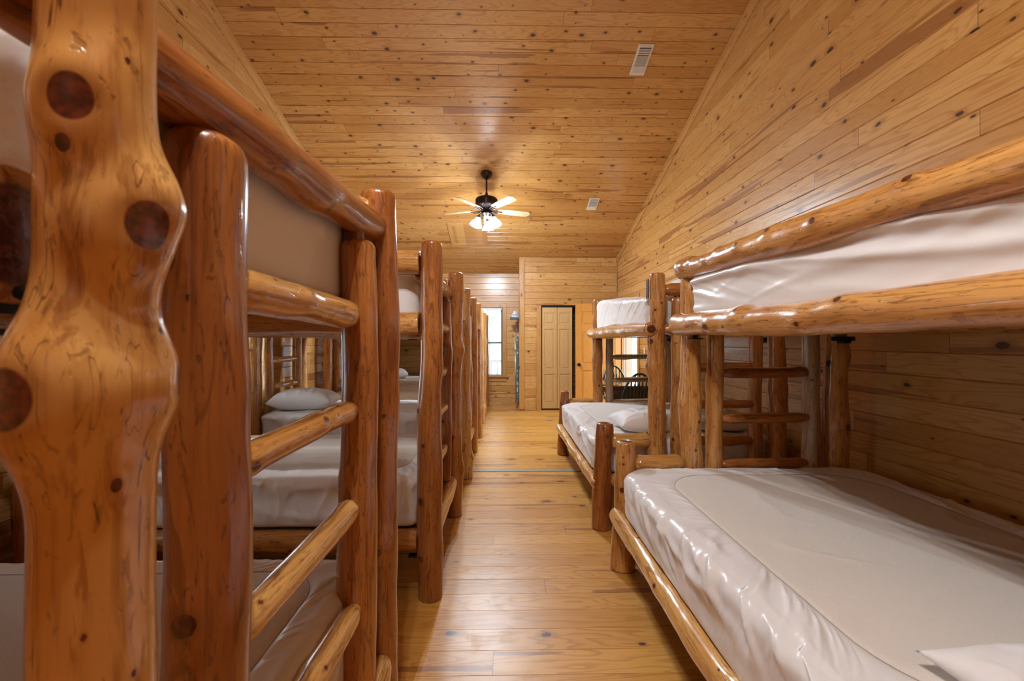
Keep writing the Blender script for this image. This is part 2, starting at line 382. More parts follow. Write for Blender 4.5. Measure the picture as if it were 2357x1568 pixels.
def log(name, parent, p0, p1, r, seed, r1=None, mat='log', nknots=None, knots=None, kh=1.0, nu=36, dz=0.022, wob=0.09,
        tip0=1.0, tip1=1.0, tiplen=0.06, round0=0.012, round1=0.012, bend=0.006, label=None):
    """natural peeled log from p0 to p1 (parent coordinates), local +Z along it"""
    p0 = Vector(p0); p1 = Vector(p1); d = p1 - p0; L = d.length
    r1 = r if r1 is None else r1
    rng = np.random.RandomState(seed)
    n = max(8, int(L / dz))
    z = np.linspace(0, L, n)
    z = np.unique(np.concatenate([z, [0.003, 0.007, 0.012, L - 0.012, L - 0.007, L - 0.003]])); n = len(z)
    th = np.linspace(0, 2 * PI, nu, endpoint=False)
    TH, Z = np.meshgrid(th, z)
    base = r + (r1 - r) * Z / L
    R = base * (1 + wob * 1.9 * vnoise(TH / (2 * PI) * 4, Z * 3.0 + seed % 17, seed, 4) + wob * 0.8 * vnoise(TH / (2 * PI) * 5, Z * 8 + 3, seed + 1, 5)
                + wob * 0.12 * vnoise(TH / (2 * PI) * 9, Z * 25 + 3, seed + 2, 9))
    kd = np.full_like(R, 9.0)
    if knots is None:
        knots = []
        nk = nknots if nknots is not None else max(2, int(L * 9))
        for k in range(nk):
            big = rng.rand() ** 2
            knots.append((rng.uniform(0.05, 0.95) * L, rng.uniform(0, 2 * PI), 0.0045 + big * r * 0.20, (0.03 + 0.30 * big * rng.rand()) * r, 0.012 + 0.5 * r))
    for kz, kt, ks, amp, sig in knots:
        dth = (TH - kt + PI) % (2 * PI) - PI
        dist = np.sqrt((dth * base) ** 2 + ((Z - kz) * 0.85) ** 2)
        g = np.exp(-(np.maximum(dist - ks * 0.9, 0) / sig) ** 2)
        R = R + amp * g
        kd = np.minimum(kd, (dist if kh == 1.0 else np.sqrt((dth * base * kh) ** 2 + ((Z - kz) * 0.80) ** 2)) / ks)
    # tenon-like tips and rounded ends
    for zz, tp in ((Z, tip0), (L - Z, tip1)):
        if tp < 1: R = R * (tp + (1 - tp) * smooth_step(zz / tiplen))
    for zz, rd in ((Z, round0), (L - Z, round1)):
        t = np.clip(zz / rd, 0, 1); R = R - rd * (1 - np.sqrt(np.clip(1 - (1 - t) ** 2, 0, 1))) * 0.9
    cx = bend * (vnoise(Z * 2.2 + 5, Z * 0 + 1, seed + 5)) * 2; cy = bend * (vnoise(Z * 2.2 + 9, Z * 0 + 3, seed + 6)) * 2
    V = np.stack([cx + R * np.cos(TH), cy + R * np.sin(TH), Z], -1)
    # end caps as shrinking rings
    def caprings(row, zz, order):
        c = V[row].mean(0); out = []; ats = []
        for q in order:
            v = c + (V[row] - c) * q; v[:, 2] = zz + (0.004 * (1 - q * q)) * (1 if row else -1)
            out.append(v); ats.append(np.full(nu, q / 0.80))
        return out, ats
    a, aa = caprings(0, 0, (0.02, 0.4, 0.75, 0.92)); b, bb = caprings(-1, L, (0.92, 0.75, 0.4, 0.02))
    V = np.concatenate([np.array(a), V, np.array(b)]); kd = np.concatenate([np.array(aa), kd, np.array(bb)])
    me = grid_mesh(name, V, nu, len(V), [M[mat]], caps=['start', 'end'], attr=kd)
    o = bpy.data.objects.new(name, me); COL.objects.link(o)
    if parent: o.parent = parent
    o.location = p0; o.rotation_mode = 'QUATERNION'
    o.rotation_quaternion = Vector((0, 0, 1)).rotation_difference(d.normalized())
    if label: o['label'] = label
    return o

# ------------------------------------------------------------------ grooved board surfaces
def grooved(name, mat, fn, v0, v1, w, off, urange, nrm, holes=(), gw=0.0046, gd=0.007):
    """fn(u,v)->Vector ; grooves at v = off + k*w ; nrm: outward direction of the groove; holes: (u0,u1,v0,v1)"""
    cuts = {v0, v1}
    k = math.ceil((v0 - off) / w)
    while off + k * w < v1:
        c = off + k * w
        for q in (c - gw, c, c + gw):
            if v0 < q < v1: cuts.add(q)
        k += 1
    for h in holes:
        for q in (h[2], h[3]):
            if v0 < q < v1: cuts.add(q)
    cuts = sorted(cuts)
    def dep(v):
        t = (v - off) / w; dv = abs(t - round(t)) * w
        return gd * max(0, 1 - dv / gw) if dv < gw else 0
    nrm = Vector(nrm); mb = MB()
    for a, b in zip(cuts[:-1], cuts[1:]):
        mid = (a + b) / 2
        ra, rb = urange(a), urange(b)
        spans = [((ra[0], rb[0]), (ra[1], rb[1]))]
        for h in holes:
            if h[2] <= mid <= h[3]:
                ns = []
                for (sa, sb) in spans:
                    if h[0] > min(sa) and h[1] < max(sb): ns += [(sa, (h[0], h[0])), ((h[1], h[1]), sb)]
                    else: ns.append((sa, sb))
                spans = ns
        for (sa, sb) in spans:
            if sb[0] - sa[0] < 1e-5 and sb[1] - sa[1] < 1e-5: continue
            da, db = nrm * dep(a), nrm * dep(b)
            mb.add([fn(sa[0], a) + da, fn(sb[0], a) + da, fn(sb[1], b) + db, fn(sa[1], b) + db], [(0, 1, 2, 3)])
    me = bpy.data.meshes.new(name); me.from_pydata(mb.v, [], mb.f); me.materials.append(mat); me.update()
    o = bpy.data.objects.new(name, me); COL.objects.link(o); return tag(o, kind='structure')

def yrange(z):
    t = (z - 2.98) / SL
    yz = min(YF, 8.02 - t)
    return (2 * RIDGE - yz, yz)
TOPZ = ceil_h(RIDGE)
LW1 = (3.15, 4.25, 0.80, 2.10); LW2 = (1.0, 1.8, 0.80, 2.10)
DOORWAY = (6.76, 7.60, -0.001, 2.06)
grooved('wall_left', M['wall_y'], lambda u, v: Vector((XL, u, v)), 0, TOPZ, 0.126, 0.03, yrange, (-1, 0, 0), [LW1, LW2])
grooved('wall_right', M['wall_y'], lambda u, v: Vector((XR, u, v)), 0, TOPZ, 0.126, 0.03, yrange, (1, 0, 0), [DOORWAY])
FW = (-0.95, -0.04, 0.61, 2.055)
grooved('wall_back', M['wall_x'], lambda u, v: Vector((u, YF, v)), 0, ceil_h(YF), 0.126, 0.035, lambda v: (XL, XR), (0, 1, 0), [FW])
BW1 = (-1.9, -0.8, 0.8, 2.1); BW2 = (0.6, 1.7, 0.8, 2.1)
grooved('wall_front', M['wall_x'], lambda u, v: Vector((u, YB, v)), 0, ceil_h(YB), 0.126, 0.035, lambda v: (XL, XR), (0, -1, 0))
grooved('floor', M['floor'], lambda u, v: Vector((u, v, 0)), YB, YF, 0.134, 0.06, lambda v: (XL, XR), (0, 0, -1), gw=0.0012, gd=0.003)
mbf = grooved('ceiling', M['ceil'], lambda u, v: Vector((u, v, ceil_h(v))), RIDGE, YF, 0.124, 0.0, lambda v: (XL, XR), (0, 0.3, 0.95), gw=0.0035, gd=0.006)
grooved('ceiling', M['ceil'], lambda u, v: Vector((u, v, ceil_h(v))), YB, RIDGE, 0.124, 0.0, lambda v: (XL, XR), (0, -0.3, 0.95), gw=0.0035, gd=0.006)
# closet walls
CO = (0.72, 1.40, -0.001, 2.04)
grooved('wall_closet', M['wall_x'], lambda u, v: Vector((u, CLY, v)), 0, 2.98, 0.126, 0.035, lambda v: (CLX, XR), (0, 1, 0), [CO])
grooved('wall_closet_side', M['wall_y'], lambda u, v: Vector((CLX, u, v)), 0, 2.98, 0.126, 0.035, lambda v: (CLY, min(YF, 8.02 + (2.98 - v) / SL) if v > 2.76 else YF), (1, 0, 0))

def struct_box(name, a, b, mat, bev=0.003):
    mb = MB(); mb.box(a, b, 0, bev); return tag(mb.build(name, M[mat]), kind='structure')
tn = [0]
def trim(a, b, mat, bev=0.004):
    tn[0] += 1; return struct_box('trim_%d' % tn[0], a, b, mat, bev)
e = 0.002
# sloped crown boards along both side walls
def slope_trim(x, sx, y0, y1):
    tn[0] += 1
    mb = MB(); h = 0.112
    for (dx0, dx1, za, zb) in ((0.001, 0.018, 0.012, h), (0.018, 0.030, 0.004, 0.028)):
        q = [(x + sx * dx0, y0, ceil_h(y0) - za), (x + sx * dx0, y0, ceil_h(y0) - zb), (x + sx * dx0, y1, ceil_h(y1) - zb), (x + sx * dx0, y1, ceil_h(y1) - za)]
        mb.prism(q, (sx * (dx1 - dx0), 0, 0))
    return tag(mb.build('trim_%d' % tn[0], M['trim_y']), kind='structure')
slope_trim(XL, 1, RIDGE, YF); slope_trim(XL, 1, RIDGE, YB); slope_trim(XR, -1, RIDGE, CLY); slope_trim(XR, -1, RIDGE, YB)
trim((CLX - 0.012, CLY - 0.02, 0.02), (CLX + 0.095, CLY - e, 2.965), 'trim_v')
trim((CLX + 0.095, CLY - 0.02, 2.885), (XR - 0.02, CLY - e, 2.968), 'trim_x')
trim((CLX + 0.10, CLY - 0.018, 0.0), (0.615, CLY - e, 0.075), 'trim_x')
trim((CLX - 0.018, CLY, 0.0), (CLX - e, YF - 0.02, 0.075), 'trim_y')
trim((XR - 0.028, CLY - 0.028, 0.0), (XR - e, CLY - e, 2.89), 'trim_v')
trim((XL + e, YF - 0.02, 0), (XL + 0.03, YF - e, 2.74), 'trim_v')
# closet door casing
tag(struct_box('trim_90', (0.625, CLY - 0.022, 0), (0.715, CLY - e, 2.045), 'trim_v'), kind='structure')
tag(struct_box('trim_91', (0.625, CLY - 0.022, 2.045), (1.50, CLY - e, 2.135), 'trim_x'), kind='structure')
tag(struct_box('trim_92', (1.405, CLY - 0.022, 0), (1.495, CLY - e, 2.045), 'trim_v'), kind='structure')
# closet interior
mb = MB()
mb.add([(0.40, 8.66, 0), (1.6, 8.66, 0), (1.6, 8.66, 2.6), (0.40, 8.66, 2.6)], [(0, 1, 2, 3)])
tag(mb.build('wall_closet_back', M['wall_x']), kind='structure')
# baseboards
struct_box('baseboard_back', (XL + 0.03, YF - 0.018, 0), (CLX - 0.02, YF - e, 0.055), 'trim_x')
struct_box('baseboard_right', (XR - 0.016, YB + 0.05, 0), (XR - e, 6.66, 0.07), 'trim_y')
struct_box('baseboard_left', (XL + e, YB + 0.05, 0), (XL + 0.016, YF - 0.02, 0.07), 'trim_y')
# threshold strip across the floor
mb = MB(); mb.box((XL + 0.02, 4.255, 0.0), (XR - 0.02, 4.325, 0.006), 0, 0.003)
tag(mb.build('threshold_strip', M['strip']), 'flat grey metal threshold strip running across the wooden floor', 'floor strip')

# ------------------------------------------------------------------ windows
def window(name, axis, pos, u0, u1, z0, z1, out, slat_tilt=0.25, lower_open=0.0):
    """axis 'x': window in a wall of constant y ; axis 'y': in a wall of constant x ; out = +1/-1 outward direction"""
    root = bpy.data.objects.new(name, None); COL.objects.link(root)
    def P(u, d, z): return (u, pos + out * d, z) if axis == 'x' else (pos + out * d, u, z)
    root.location = P((u0 + u1) / 2, 0, z0); tag(root, kind='structure')
    L = Vector(root.location)
    def bx(mb, a, b, bev=0.003):
        A = Vector(P(*a)) - L; B = Vector(P(*b)) - L; mb.box(A, B, 0, bev)
    D = 0.14
    mb = MB()      # reveal
    bx(mb, (u0 - 0.02, 0, z0 - 0.02), (u0, D, z1 + 0.02), 0); bx(mb, (u1, 0, z0 - 0.02), (u1 + 0.02, D, z1 + 0.02), 0)
    bx(mb, (u0, 0, z1), (u1, D, z1 + 0.02), 0); bx(mb, (u0, 0, z0 - 0.02), (u1, D, z0), 0)
    mb.build('window_reveal', M['trim_v'], root)
    mb = MB(); c = 0.088
    bx(mb, (u0 - c, -0.02, z0), (u0, -e, z1)); bx(mb, (u1, -0.02, z0), (u1 + c, -e, z1))
    bx(mb, (u0 - c, -0.02, z1), (u1 + c, -e, z1 + c))
    mb.build('window_casing', M['trim_v'], root)
    mb = MB()
    bx(mb, (u0 - c - 0.035, -0.06, z0 - 0.025), (u1 + c + 0.035, -e, z0)); bx(mb, (u0 - c, -0.022, z0 - 0.115), (u1 + c, -e, z0 - 0.025))
    mb.build('window_sill', M['trim_x' if axis == 'x' else 'trim_y'], root)
    mb = MB(); f = 0.035; zm = (z0 + z1) / 2 - 0.02
    bx(mb, (u0, 0.07, z0), (u0 + f, 0.11, z1)); bx(mb, (u1 - f, 0.07, z0), (u1, 0.11, z1))
    bx(mb, (u0 + f, 0.07, z1 - f), (u1 - f, 0.11, z1)); bx(mb, (u0 + f, 0.07, z0), (u1 - f, 0.11, z0 + f)); bx(mb, (u0 + f, 0.07, zm - 0.022), (u1 - f, 0.11, zm + 0.022))
    wfr = mb.build('window_frame', M['green_frame'], root)
    mb = MB(); bx(mb, (u0 + f, 0.088, z0 + f), (u1 - f, 0.092, z1 - f), 0); mb.build('window_pane', M['glass'], wfr)
    # blind: head rail + slats
    mb = MB(); bx(mb, (u0 + 0.01, 0.012, z1 - 0.05), (u1 - 0.01, 0.055, z1 - 0.005)); bx(mb, (u0 + 0.012, 0.018, z0 + 0.01), (u1 - 0.012, 0.048, z0 + 0.028))
    zz = z0 + 0.05
    while zz < z1 - 0.06:
        t = slat_tilt; w2 = 0.0125
        A = Vector(P(u0 + 0.012, 0.033 - w2 * math.cos(t), zz - w2 * math.sin(t))) - L; B = Vector(P(u1 - 0.012, 0.033 - w2 * math.cos(t), zz - w2 * math.sin(t))) - L
        C_ = Vector(P(u1 - 0.012, 0.033 + w2 * math.cos(t), zz + w2 * math.sin(t))) - L; D_ = Vector(P(u0 + 0.012, 0.033 + w2 * math.cos(t), zz + w2 * math.sin(t))) - L
        mb.prism([A, B, C_, D_], (0, 0, 0.0015)); zz += 0.0215
    for uu in (u0 + 0.15, u1 - 0.15): mb.tube([Vector(P(uu, 0.02, z0 + 0.02)) - L, Vector(P(uu, 0.02, z1 - 0.02)) - L], 0.001, 4)
    mb.build('window_blind', M['blind'], root)
    return root
window('window_1', 'x', YF, FW[0], FW[1], FW[2], FW[3], 1, 0.12)
window('window_2', 'y', XL, LW1[0], LW1[1], LW1[2], LW1[3], -1, 0.12)
window('window_3', 'y', XL, LW2[0], LW2[1], LW2[2], LW2[3], -1, 0.12)


# doorway in the right wall, with thick jambs
mb = MB(); y0, y1, _, z1 = DOORWAY
mb.box((XR + e, y0 - 0.02, 0), (XR + 0.17, y0, z1 + 0.02)); mb.box((XR + e, y1, 0), (XR + 0.17, y1 + 0.02, z1 + 0.02)); mb.box((XR + e, y0, z1), (XR + 0.17, y1, z1 + 0.02))
mb.box((XR + 0.05, y0, 0), (XR + 0.075, y0 + 0.012, z1)); mb.box((XR + 0.05, y1 - 0.012, 0), (XR + 0.075, y1, z1))
tag(mb.build('trim_93', M['jamb']), kind='structure')
mb = MB(); mb.box((XR - 0.02, y0 - 0.08, 0), (XR - e, y0, z1), 0, 0.003); mb.box((XR - 0.02, y1, 0), (XR - e, y1 + 0.08, z1), 0, 0.003); mb.box((XR - 0.02, y0 - 0.08, z1), (XR - e, y1 + 0.08, z1 + 0.085), 0, 0.003)
tag(mb.build('trim_94', M['trim_v']), kind='structure')
# porch outside
mb = MB(); mb.box((-14, -14, -0.55), (16, 22, -0.5)); tag(mb.build('ground', M['ground']), kind='structure')
mb = MB(); mb.box((XR + 0.18, 5.0, -0.08), (XR + 2.4, 10.9, -0.02)); mb.box((XL - 0.3, YF + 0.2, -0.08), (XR + 0.17, YF + 2.2, -0.02))
tag(mb.build('floor_porch', M['porch']), kind='structure')
def porch_post(x, y, label):
    t = empty('porch_post', (x, y, -0.02), label, 'post')
    mb = MB(); mb.box((-0.06, -0.06, 0), (0.06, 0.06, 2.6), 0, 0.004); mb.build('post_shaft', M['porch'], t)
    for s_ in (-1, 1):
        mb = MB(); mb.prism([(s_ * 0.06, -0.04, 1.75), (s_ * 0.06, -0.04, 1.95), (s_ * 0.50, -0.04, 2.5), (s_ * 0.62, -0.04, 2.5)], (0, 0.08, 0)); mb.build('knee_brace', M['porch'], t)
porch_post(-0.42, YF + 2.0, 'grey porch post with two knee braces outside the far window')
mb = MB(); mb.box((-2.4, YF + 1.780, 0.35), (1.6, YF + 1.820, 0.42), 0, 0.004); mb.box((-2.4, YF + 1.780, 0.80), (1.6, YF + 1.880, 0.86), 0, 0.004)
for k in range(26): mb.box((-2.3 + k * 0.15, YF + 1.785, 0.42), (-2.26 + k * 0.15, YF + 1.815, 0.80))
for xx in (-2.4, 1.55): mb.box((xx, YF + 1.780, -0.02), (xx + 0.06, YF + 1.850, 0.86))
tag(mb.build('porch_railing', M['porch']), 'grey wooden porch railing outside the far window', 'railing')

# ------------------------------------------------------------------ doors
def panel_leaf(mb, x0, x1, z0, z1, y, th, rows, cols, st=0.11, rail=0.10, face=-1):
    """frame-and-panel leaf, front face at y (towards -Y)"""
    mb.box((x0, y, z0), (x1, y + th, z1), 0, 0.003)
def door_leaf(name, parent, x0, x1, z0, z1, th, rows, stile, mull, mat, off=(0, 0, 0)):
    mb = MB()
    zs = [z0]
    # rows: list of (bottom, top) of panels; columns from mull
    xs = [(x0 + stile, x1 - stile)] if not mull else [(x0 + stile, (x0 + x1) / 2 - mull / 2), ((x0 + x1) / 2 + mull / 2, x1 - stile)]
    mb.box((x0, 0, z0), (x0 + stile, th, z1), 0, 0.002); mb.box((x1 - stile, 0, z0), (x1, th, z1), 0, 0.002)
    if mull: mb.box(((x0 + x1) / 2 - mull / 2, 0.0005, z0 + 0.01), ((x0 + x1) / 2 + mull / 2, th - 0.0005, z1 - 0.01), 0, 0.002)
    edges = [z0] + [q for r in rows for q in r] + [z1]
    for a, b in zip(edges[0::2], edges[1::2]): mb.box((x0 + stile, 0.0003, a), (x1 - stile, th - 0.0003, b), 0, 0.002)
    for (a, b) in rows:
        for (p, q) in xs:
            mb.box((p, 0.012, a), (q, th - 0.012, b))
            m_ = 0.028
            if q - p > 0.1:
                mb.box((p + m_, 0.003, a + m_), (q - m_, th - 0.003, b - m_), 0, 0.008)
    return mb.build(name, M[mat], parent, loc=off)
dr = empty('panel_door', (XR - 0.03, 7.63, 0), 'honey-coloured six-panel wooden door standing open before the closet wall', 'door')
W = 0.85
o = door_leaf('door_leaf', dr, -W, 0, 0.012, 2.045, 0.04, [(0.22, 0.80), (0.92, 1.52), (1.64, 1.90)], 0.11, 0.11, 'door')
mb = MB(); mt = Matrix.Rotation(PI / 2, 4, 'X')
mb.lathe([(0.0, 0.062), (0.018, 0.060), (0.027, 0.050), (0.029, 0.040), (0.022, 0.028), (0.012, 0.020), (0.011, 0.008), (0.030, 0.006), (0.032, 0.0), (0.0, 0.0)], n=24, mat=Matrix.Translation((-W + 0.065, 0.0, 0.91)) @ mt)
mb.build('door_knob', M['black'], o, smooth=True)
dr.rotation_euler = (0, 0, 0.0)
def bif(x0, x1, label):
    t = empty('bifold_leaf', ((x0), CLY + 0.03, 0.0), label, 'door', 'bifold closet leaves')
    door_leaf('door_leaf', t, 0, x1 - x0, 0.03, 2.005, 0.03, [(0.13, 0.70), (0.80, 1.58), (1.68, 1.90)], 0.045, 0, 'bifold')
    return t
bif(0.737, 1.027, 'left leaf of the pale pine bifold closet door')
t_ = bif(1.033, 1.325, 'right leaf of the pale pine bifold closet door, beside the dark gap')
mb = MB(); mb.box((0.722, CLY + 0.02, 2.012), (1.398, CLY + 0.055, 2.038), 0, 0.002); mb.box((0.722, CLY + 0.025, 0.0), (0.733, CLY + 0.05, 2.0))
tag(mb.build('trim_95', M['black']), kind='structure')

# light switch plate
sw = empty('light_switch', (XR - 0.001, 6.43, 1.13), 'small ivory light switch plate on the right wall beside the doorway', 'switch')
mb = MB(); mb.box((-0.007, -0.036, 0), (-0.001, 0.036, 0.115), 0, 0.002); spl = mb.build('switch_plate', M['ivory'], sw)
mb = MB(); mb.box((-0.015, -0.005, 0.045), (-0.006, 0.005, 0.068), 0, 0.001); mb.build('switch_toggle', M['ivory'], spl)

# ------------------------------------------------------------------ ceiling details
def ceil_mat(x, y):    # frame lying under the ceiling: X right, Y down the slope, Z towards the room
    sl = Vector((0, 1, -SL)).normalized(); nrm = Vector((0, -SL, -1)).normalized()
    m = Matrix((Vector((1, 0, 0)), sl, nrm)).transposed().to_4x4(); m.translation = (x, y, ceil_h(y)); return m
def vent(x, y, wx, wy, label):
    t = empty('ceiling_vent', (0, 0, 0), label, 'vent', None); t.matrix_world = ceil_mat(x, y)
    mb = MB(); a, b = wx / 2, wy / 2; f = wx * 0.14
    mb.box((-a, -b, 0.001), (a, b, 0.006), 0, 0.002)
    for (p, q) in (((-a + f * 0.4, -b * 0.93), (a - f * 0.4, -b * 0.86)),): mb.box((p[0], p[1], 0.006), (q[0], q[1], 0.0075), 0)
    vp_ = mb.build('vent_plate', M['white_metal'], t)
    mb = MB(); mb.box((-a + f, -b * 0.78, 0.0062), (a - f, -b * 0.42, 0.0085)); mb.box((-a + f, -b * 0.34, 0.0062), (a - f, b * 0.40, 0.0085)); mb.build('vent_opening', M['slot'], t)
    mb = MB()
    for k in range(4): yy = -b * (0.74 - 0.10 * k); mb.box((-a + f, yy, 0.008), (a - f, yy + b * 0.045, 0.013), 0)
    for k in range(11): xx = -a + f + (2 * a - 2 * f) * (k + 0.25) / 11; mb.box((xx, -b * 0.32, 0.008), (xx + 0.005, b * 0.38, 0.013), 0)
    for k in range(4): yy = b * (0.50 + 0.09 * k); mb.box((-a + f, yy, 0.006), (a - f, yy + 0.003, 0.0085), 0)
    mb.build('vent_louvers', M['white_metal'], vp_)
def on_ceiling(px, py):
    q = (785 - py) / 950.0; y = 4.148 / (q + SL); return ((px - 1161) / 950.0 * y, y)
vx, vy = on_ceiling(1478.5, 134); vent(vx, vy, 0.155, 0.335, 'white metal air vent with louvers on the ceiling, nearer one')
vx, vy = on_ceiling(1365.5, 468.5); vent(vx, vy, 0.155, 0.30, 'white metal air vent farther along the ceiling, nearer the closet')
hx, hy = on_ceiling(1078, 541)
ht = empty('attic_hatch', (0, 0, 0), 'wood-trimmed attic hatch set in the ceiling behind the lit fan', 'hatch'); ht.matrix_world = ceil_mat(hx, hy)
mb = MB(); A, B, f = 0.33, 0.36, 0.07
mb.box((-A, -B, 0.001), (-A + f, B, 0.014), 0, 0.003); mb.box((A - f, -B, 0.001), (A, B, 0.014), 0, 0.003); mb.box((-A + f, -B, 0.001), (A - f, -B + f, 0.014), 0, 0.003); mb.box((-A + f, B - f, 0.001), (A - f, B, 0.014), 0, 0.003)
mb.build('hatch_trim', M['trim_x'], ht)
mb = MB()
for k in range(4):
    y0_ = -B + f + (2 * B - 2 * f) * k / 4; mb.box((-A + f, y0_ + 0.002, 0.001), (A - f, y0_ + (2 * B - 2 * f) / 4 - 0.002, 0.006), 0, 0.002)
mb.build('hatch_panel', M['trim_x'], ht)

# ------------------------------------------------------------------ ceiling fans with lamps
def fan(x, y, zc, drop, power, label, angles):
    """zc ceiling height; blades at zc-drop"""
    zb = zc - drop
    t = empty('ceiling_fan', (x, y, zb), label, 'ceiling fan')
    top = drop
    mb = MB(); sgn = 1 if y > RIDGE else -1
    rot = Matrix.Rotation(-math.atan(SL) * sgn, 4, 'X')
    mb.lathe([(0, -0.075), (0.03, -0.074), (0.055, -0.055), (0.08, -0.02), (0.083, -0.002), (0.0, -0.001)], n=32, mat=Matrix.Translation((0, 0, top)) @ rot)
    mb.build('fan_canopy', M['bronze'], t, smooth=True)
    mb = MB(); mb.tube([(0, 0, 0.17), (0, 0, top - 0.03)], 0.0125, 16); mb.lathe([(0.0, 0.235), (0.016, 0.235), (0.022, 0.20), (0.045, 0.175), (0.05, 0.165), (0, 0.165)], n=24)
    mb.build('downrod', M['bronze'], t, smooth=True)
    mb = MB(); mb.lathe([(0.0, 0.172), (0.08, 0.168), (0.135, 0.155), (0.15, 0.14), (0.15, 0.055), (0.146, 0.048), (0.12, 0.025), (0.075, 0.010), (0.06, 0.0), (0.06, -0.03), (0.0, -0.03)], n=48)
    for k in range(30):
        a = 2 * PI * k / 30; m = Matrix.Rotation(a, 4, 'Z'); mb.box((0.149, -0.005, 0.065), (0.1535, 0.005, 0.135), 0, 0.001, m)
        mb.box((0.085, -0.003, 0.018), (0.128, 0.003, 0.036), 0, 0.001, m)
    mb.build('motor_housing', M['bronze'], t, smooth=True)
    for a in angles:
        m = Matrix.Rotation(math.radians(a), 4, 'Z') @ Matrix.Rotation(math.radians(-13), 4, 'X')
        pts = []; L0, L1, w = 0.17, 0.64, 0.068
        n = 14
        for k in range(n + 1):
            s_ = k / n; xx = L0 + (L1 - L0) * s_; ww = w * (0.70 + 0.30 * math.sin(s_ * 2.0)) * (1 if s_ < 0.9 else math.sqrt(max(0.0, 1 - ((s_ - 0.9) / 0.1) ** 2 * 0.75)))
            pts.append((xx, ww))
        if True:
            ring = [m @ Vector((a_, b_, -0.012)) for a_, b_ in pts] + [m @ Vector((a_, -b_, -0.012)) for a_, b_ in reversed(pts)]
            mb = MB(); nz = (m.to_3x3() @ Vector((0, 0, 0.006))); mb.prism(ring, nz); bl = mb.build('fan_blade', M['blade_wood'], t)
        mb = MB(); mm = Matrix.Rotation(math.radians(a), 4, 'Z')
        for sy in (-1, 0, 1):
            mb.tube([mm @ Vector((0.05, sy * 0.012, -0.018)), mm @ Vector((0.12, sy * 0.03, -0.026)), mm @ Vector((0.18, sy * 0.045, -0.022)), mm @ Vector((0.235 - 0.02 * abs(sy), sy * 0.05, -0.020 - 0.010 * sy * -1))], 0.0055, 8)
        mb.build('blade_bracket', M['bronze'], t, smooth='all')
    mb = MB(); mb.lathe([(0.0, -0.028), (0.055, -0.03), (0.075, -0.045), (0.078, -0.065), (0.055, -0.085), (0.04, -0.10), (0.0, -0.10)], n=32)
    mb.build('light_hub', M['bronze'], t, smooth=True)
    for a in (205, 325, 85):
        m = Matrix.Rotation(math.radians(a), 4, 'Z')
        ar = MB(); ar.tube([m @ Vector(q) for q in ((0.03, 0, -0.075), (0.08, 0, -0.068), (0.105, 0, -0.085), (0.112, 0, -0.11))], 0.008, 8)
        ar.lathe([(0.0, 0.0), (0.02, 0.0), (0.026, -0.02), (0.028, -0.035), (0, -0.035)], n=20, mat=m @ Matrix.Translation((0.112, 0, -0.10)) @ Matrix.Rotation(-0.35, 4, 'Y'))
        aro = ar.build('lamp_arm', M['bronze'], t, smooth=True)
        sh = MB(); prof = [(0.026, 0), (0.032, -0.012), (0.045, -0.04), (0.062, -0.075), (0.080, -0.108), (0.086, -0.125), (0.083, -0.125), (0.076, -0.107), (0.058, -0.075), (0.041, -0.04), (0.028, -0.012), (0.022, 0)]
        mat_ = m @ Matrix.Translation((0.118, 0, -0.128)) @ Matrix.Rotation(-0.35, 4, 'Y')
        sh.lathe(prof, n=32, mat=mat_); so = sh.build('lamp_shade', M['shade'], aro, smooth='all')
        bb = MB(); bb.lathe([(0.0, -0.10), (0.02, -0.095), (0.029, -0.075), (0.026, -0.05), (0.014, -0.025), (0.0, -0.02)], n=20, mat=mat_)
        bb.build('light_bulb', M['bulb'], aro, smooth='all')
        ld = bpy.data.lights.new('bulb_light', 'POINT'); ld.energy = power; ld.color = LAMP_COL if y > RIDGE else LAMP2_COL; ld.shadow_soft_size = 0.022
        lo = bpy.data.objects.new('bulb_light', ld); COL.objects.link(lo); lo.parent = t
        lo.location = mat_ @ Vector((0, 0, -0.125))
    mb = MB(); mb.tube([(0.03, -0.02, -0.09), (0.03, -0.02, -0.29)], 0.0018, 6); mb.lathe([(0, -0.285), (0.006, -0.29), (0.009, -0.30), (0.006, -0.31), (0, -0.312)], c=(0.03, -0.02, 0), n=12)
    mb.build('pull_chain', M['white_metal'], t, smooth='all')
    return t
fan(FAN_X, FAN_Y, ceil_h(FAN_Y), 0.50, FAN_POWER, 'dark bronze ceiling fan with pale blades and three lit shades over the aisle', (90, 162, 234, 306, 18))
fan(FAN_X, 0.23, ceil_h(0.23), 0.30, FAN2_POWER, 'second bronze ceiling fan with lit shades, above the near bunks', (90, 162, 234, 306, 18))

# ------------------------------------------------------------------ bunk beds
def platform(parent, x0, x1, y0, y1, z, along='y'):
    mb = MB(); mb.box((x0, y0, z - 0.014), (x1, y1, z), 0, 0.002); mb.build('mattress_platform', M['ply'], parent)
def bracket(parent, p, sx, sy):
    mb = MB(); x, y, z = p
    mb.box((x - 0.003, y - 0.02, z - 0.055), (x + 0.003, y + 0.02, z + 0.055), 0, 0.001)
    mb.box((x - 0.003, y - 0.02, z - 0.075), (x + sx * 0.05, y + 0.02, z - 0.069), 0, 0.001)
    for dz in (-0.035, 0.03):
        mb.lathe([(0.0, 0.006), (0.007, 0.005), (0.008, 0.0)], n=8, mat=Matrix.Translation((x + 0.003, y, z + dz)) @ Matrix.Rotation(PI / 2, 4, 'Y'))
    mb.build('metal_bracket', M['black'], parent)

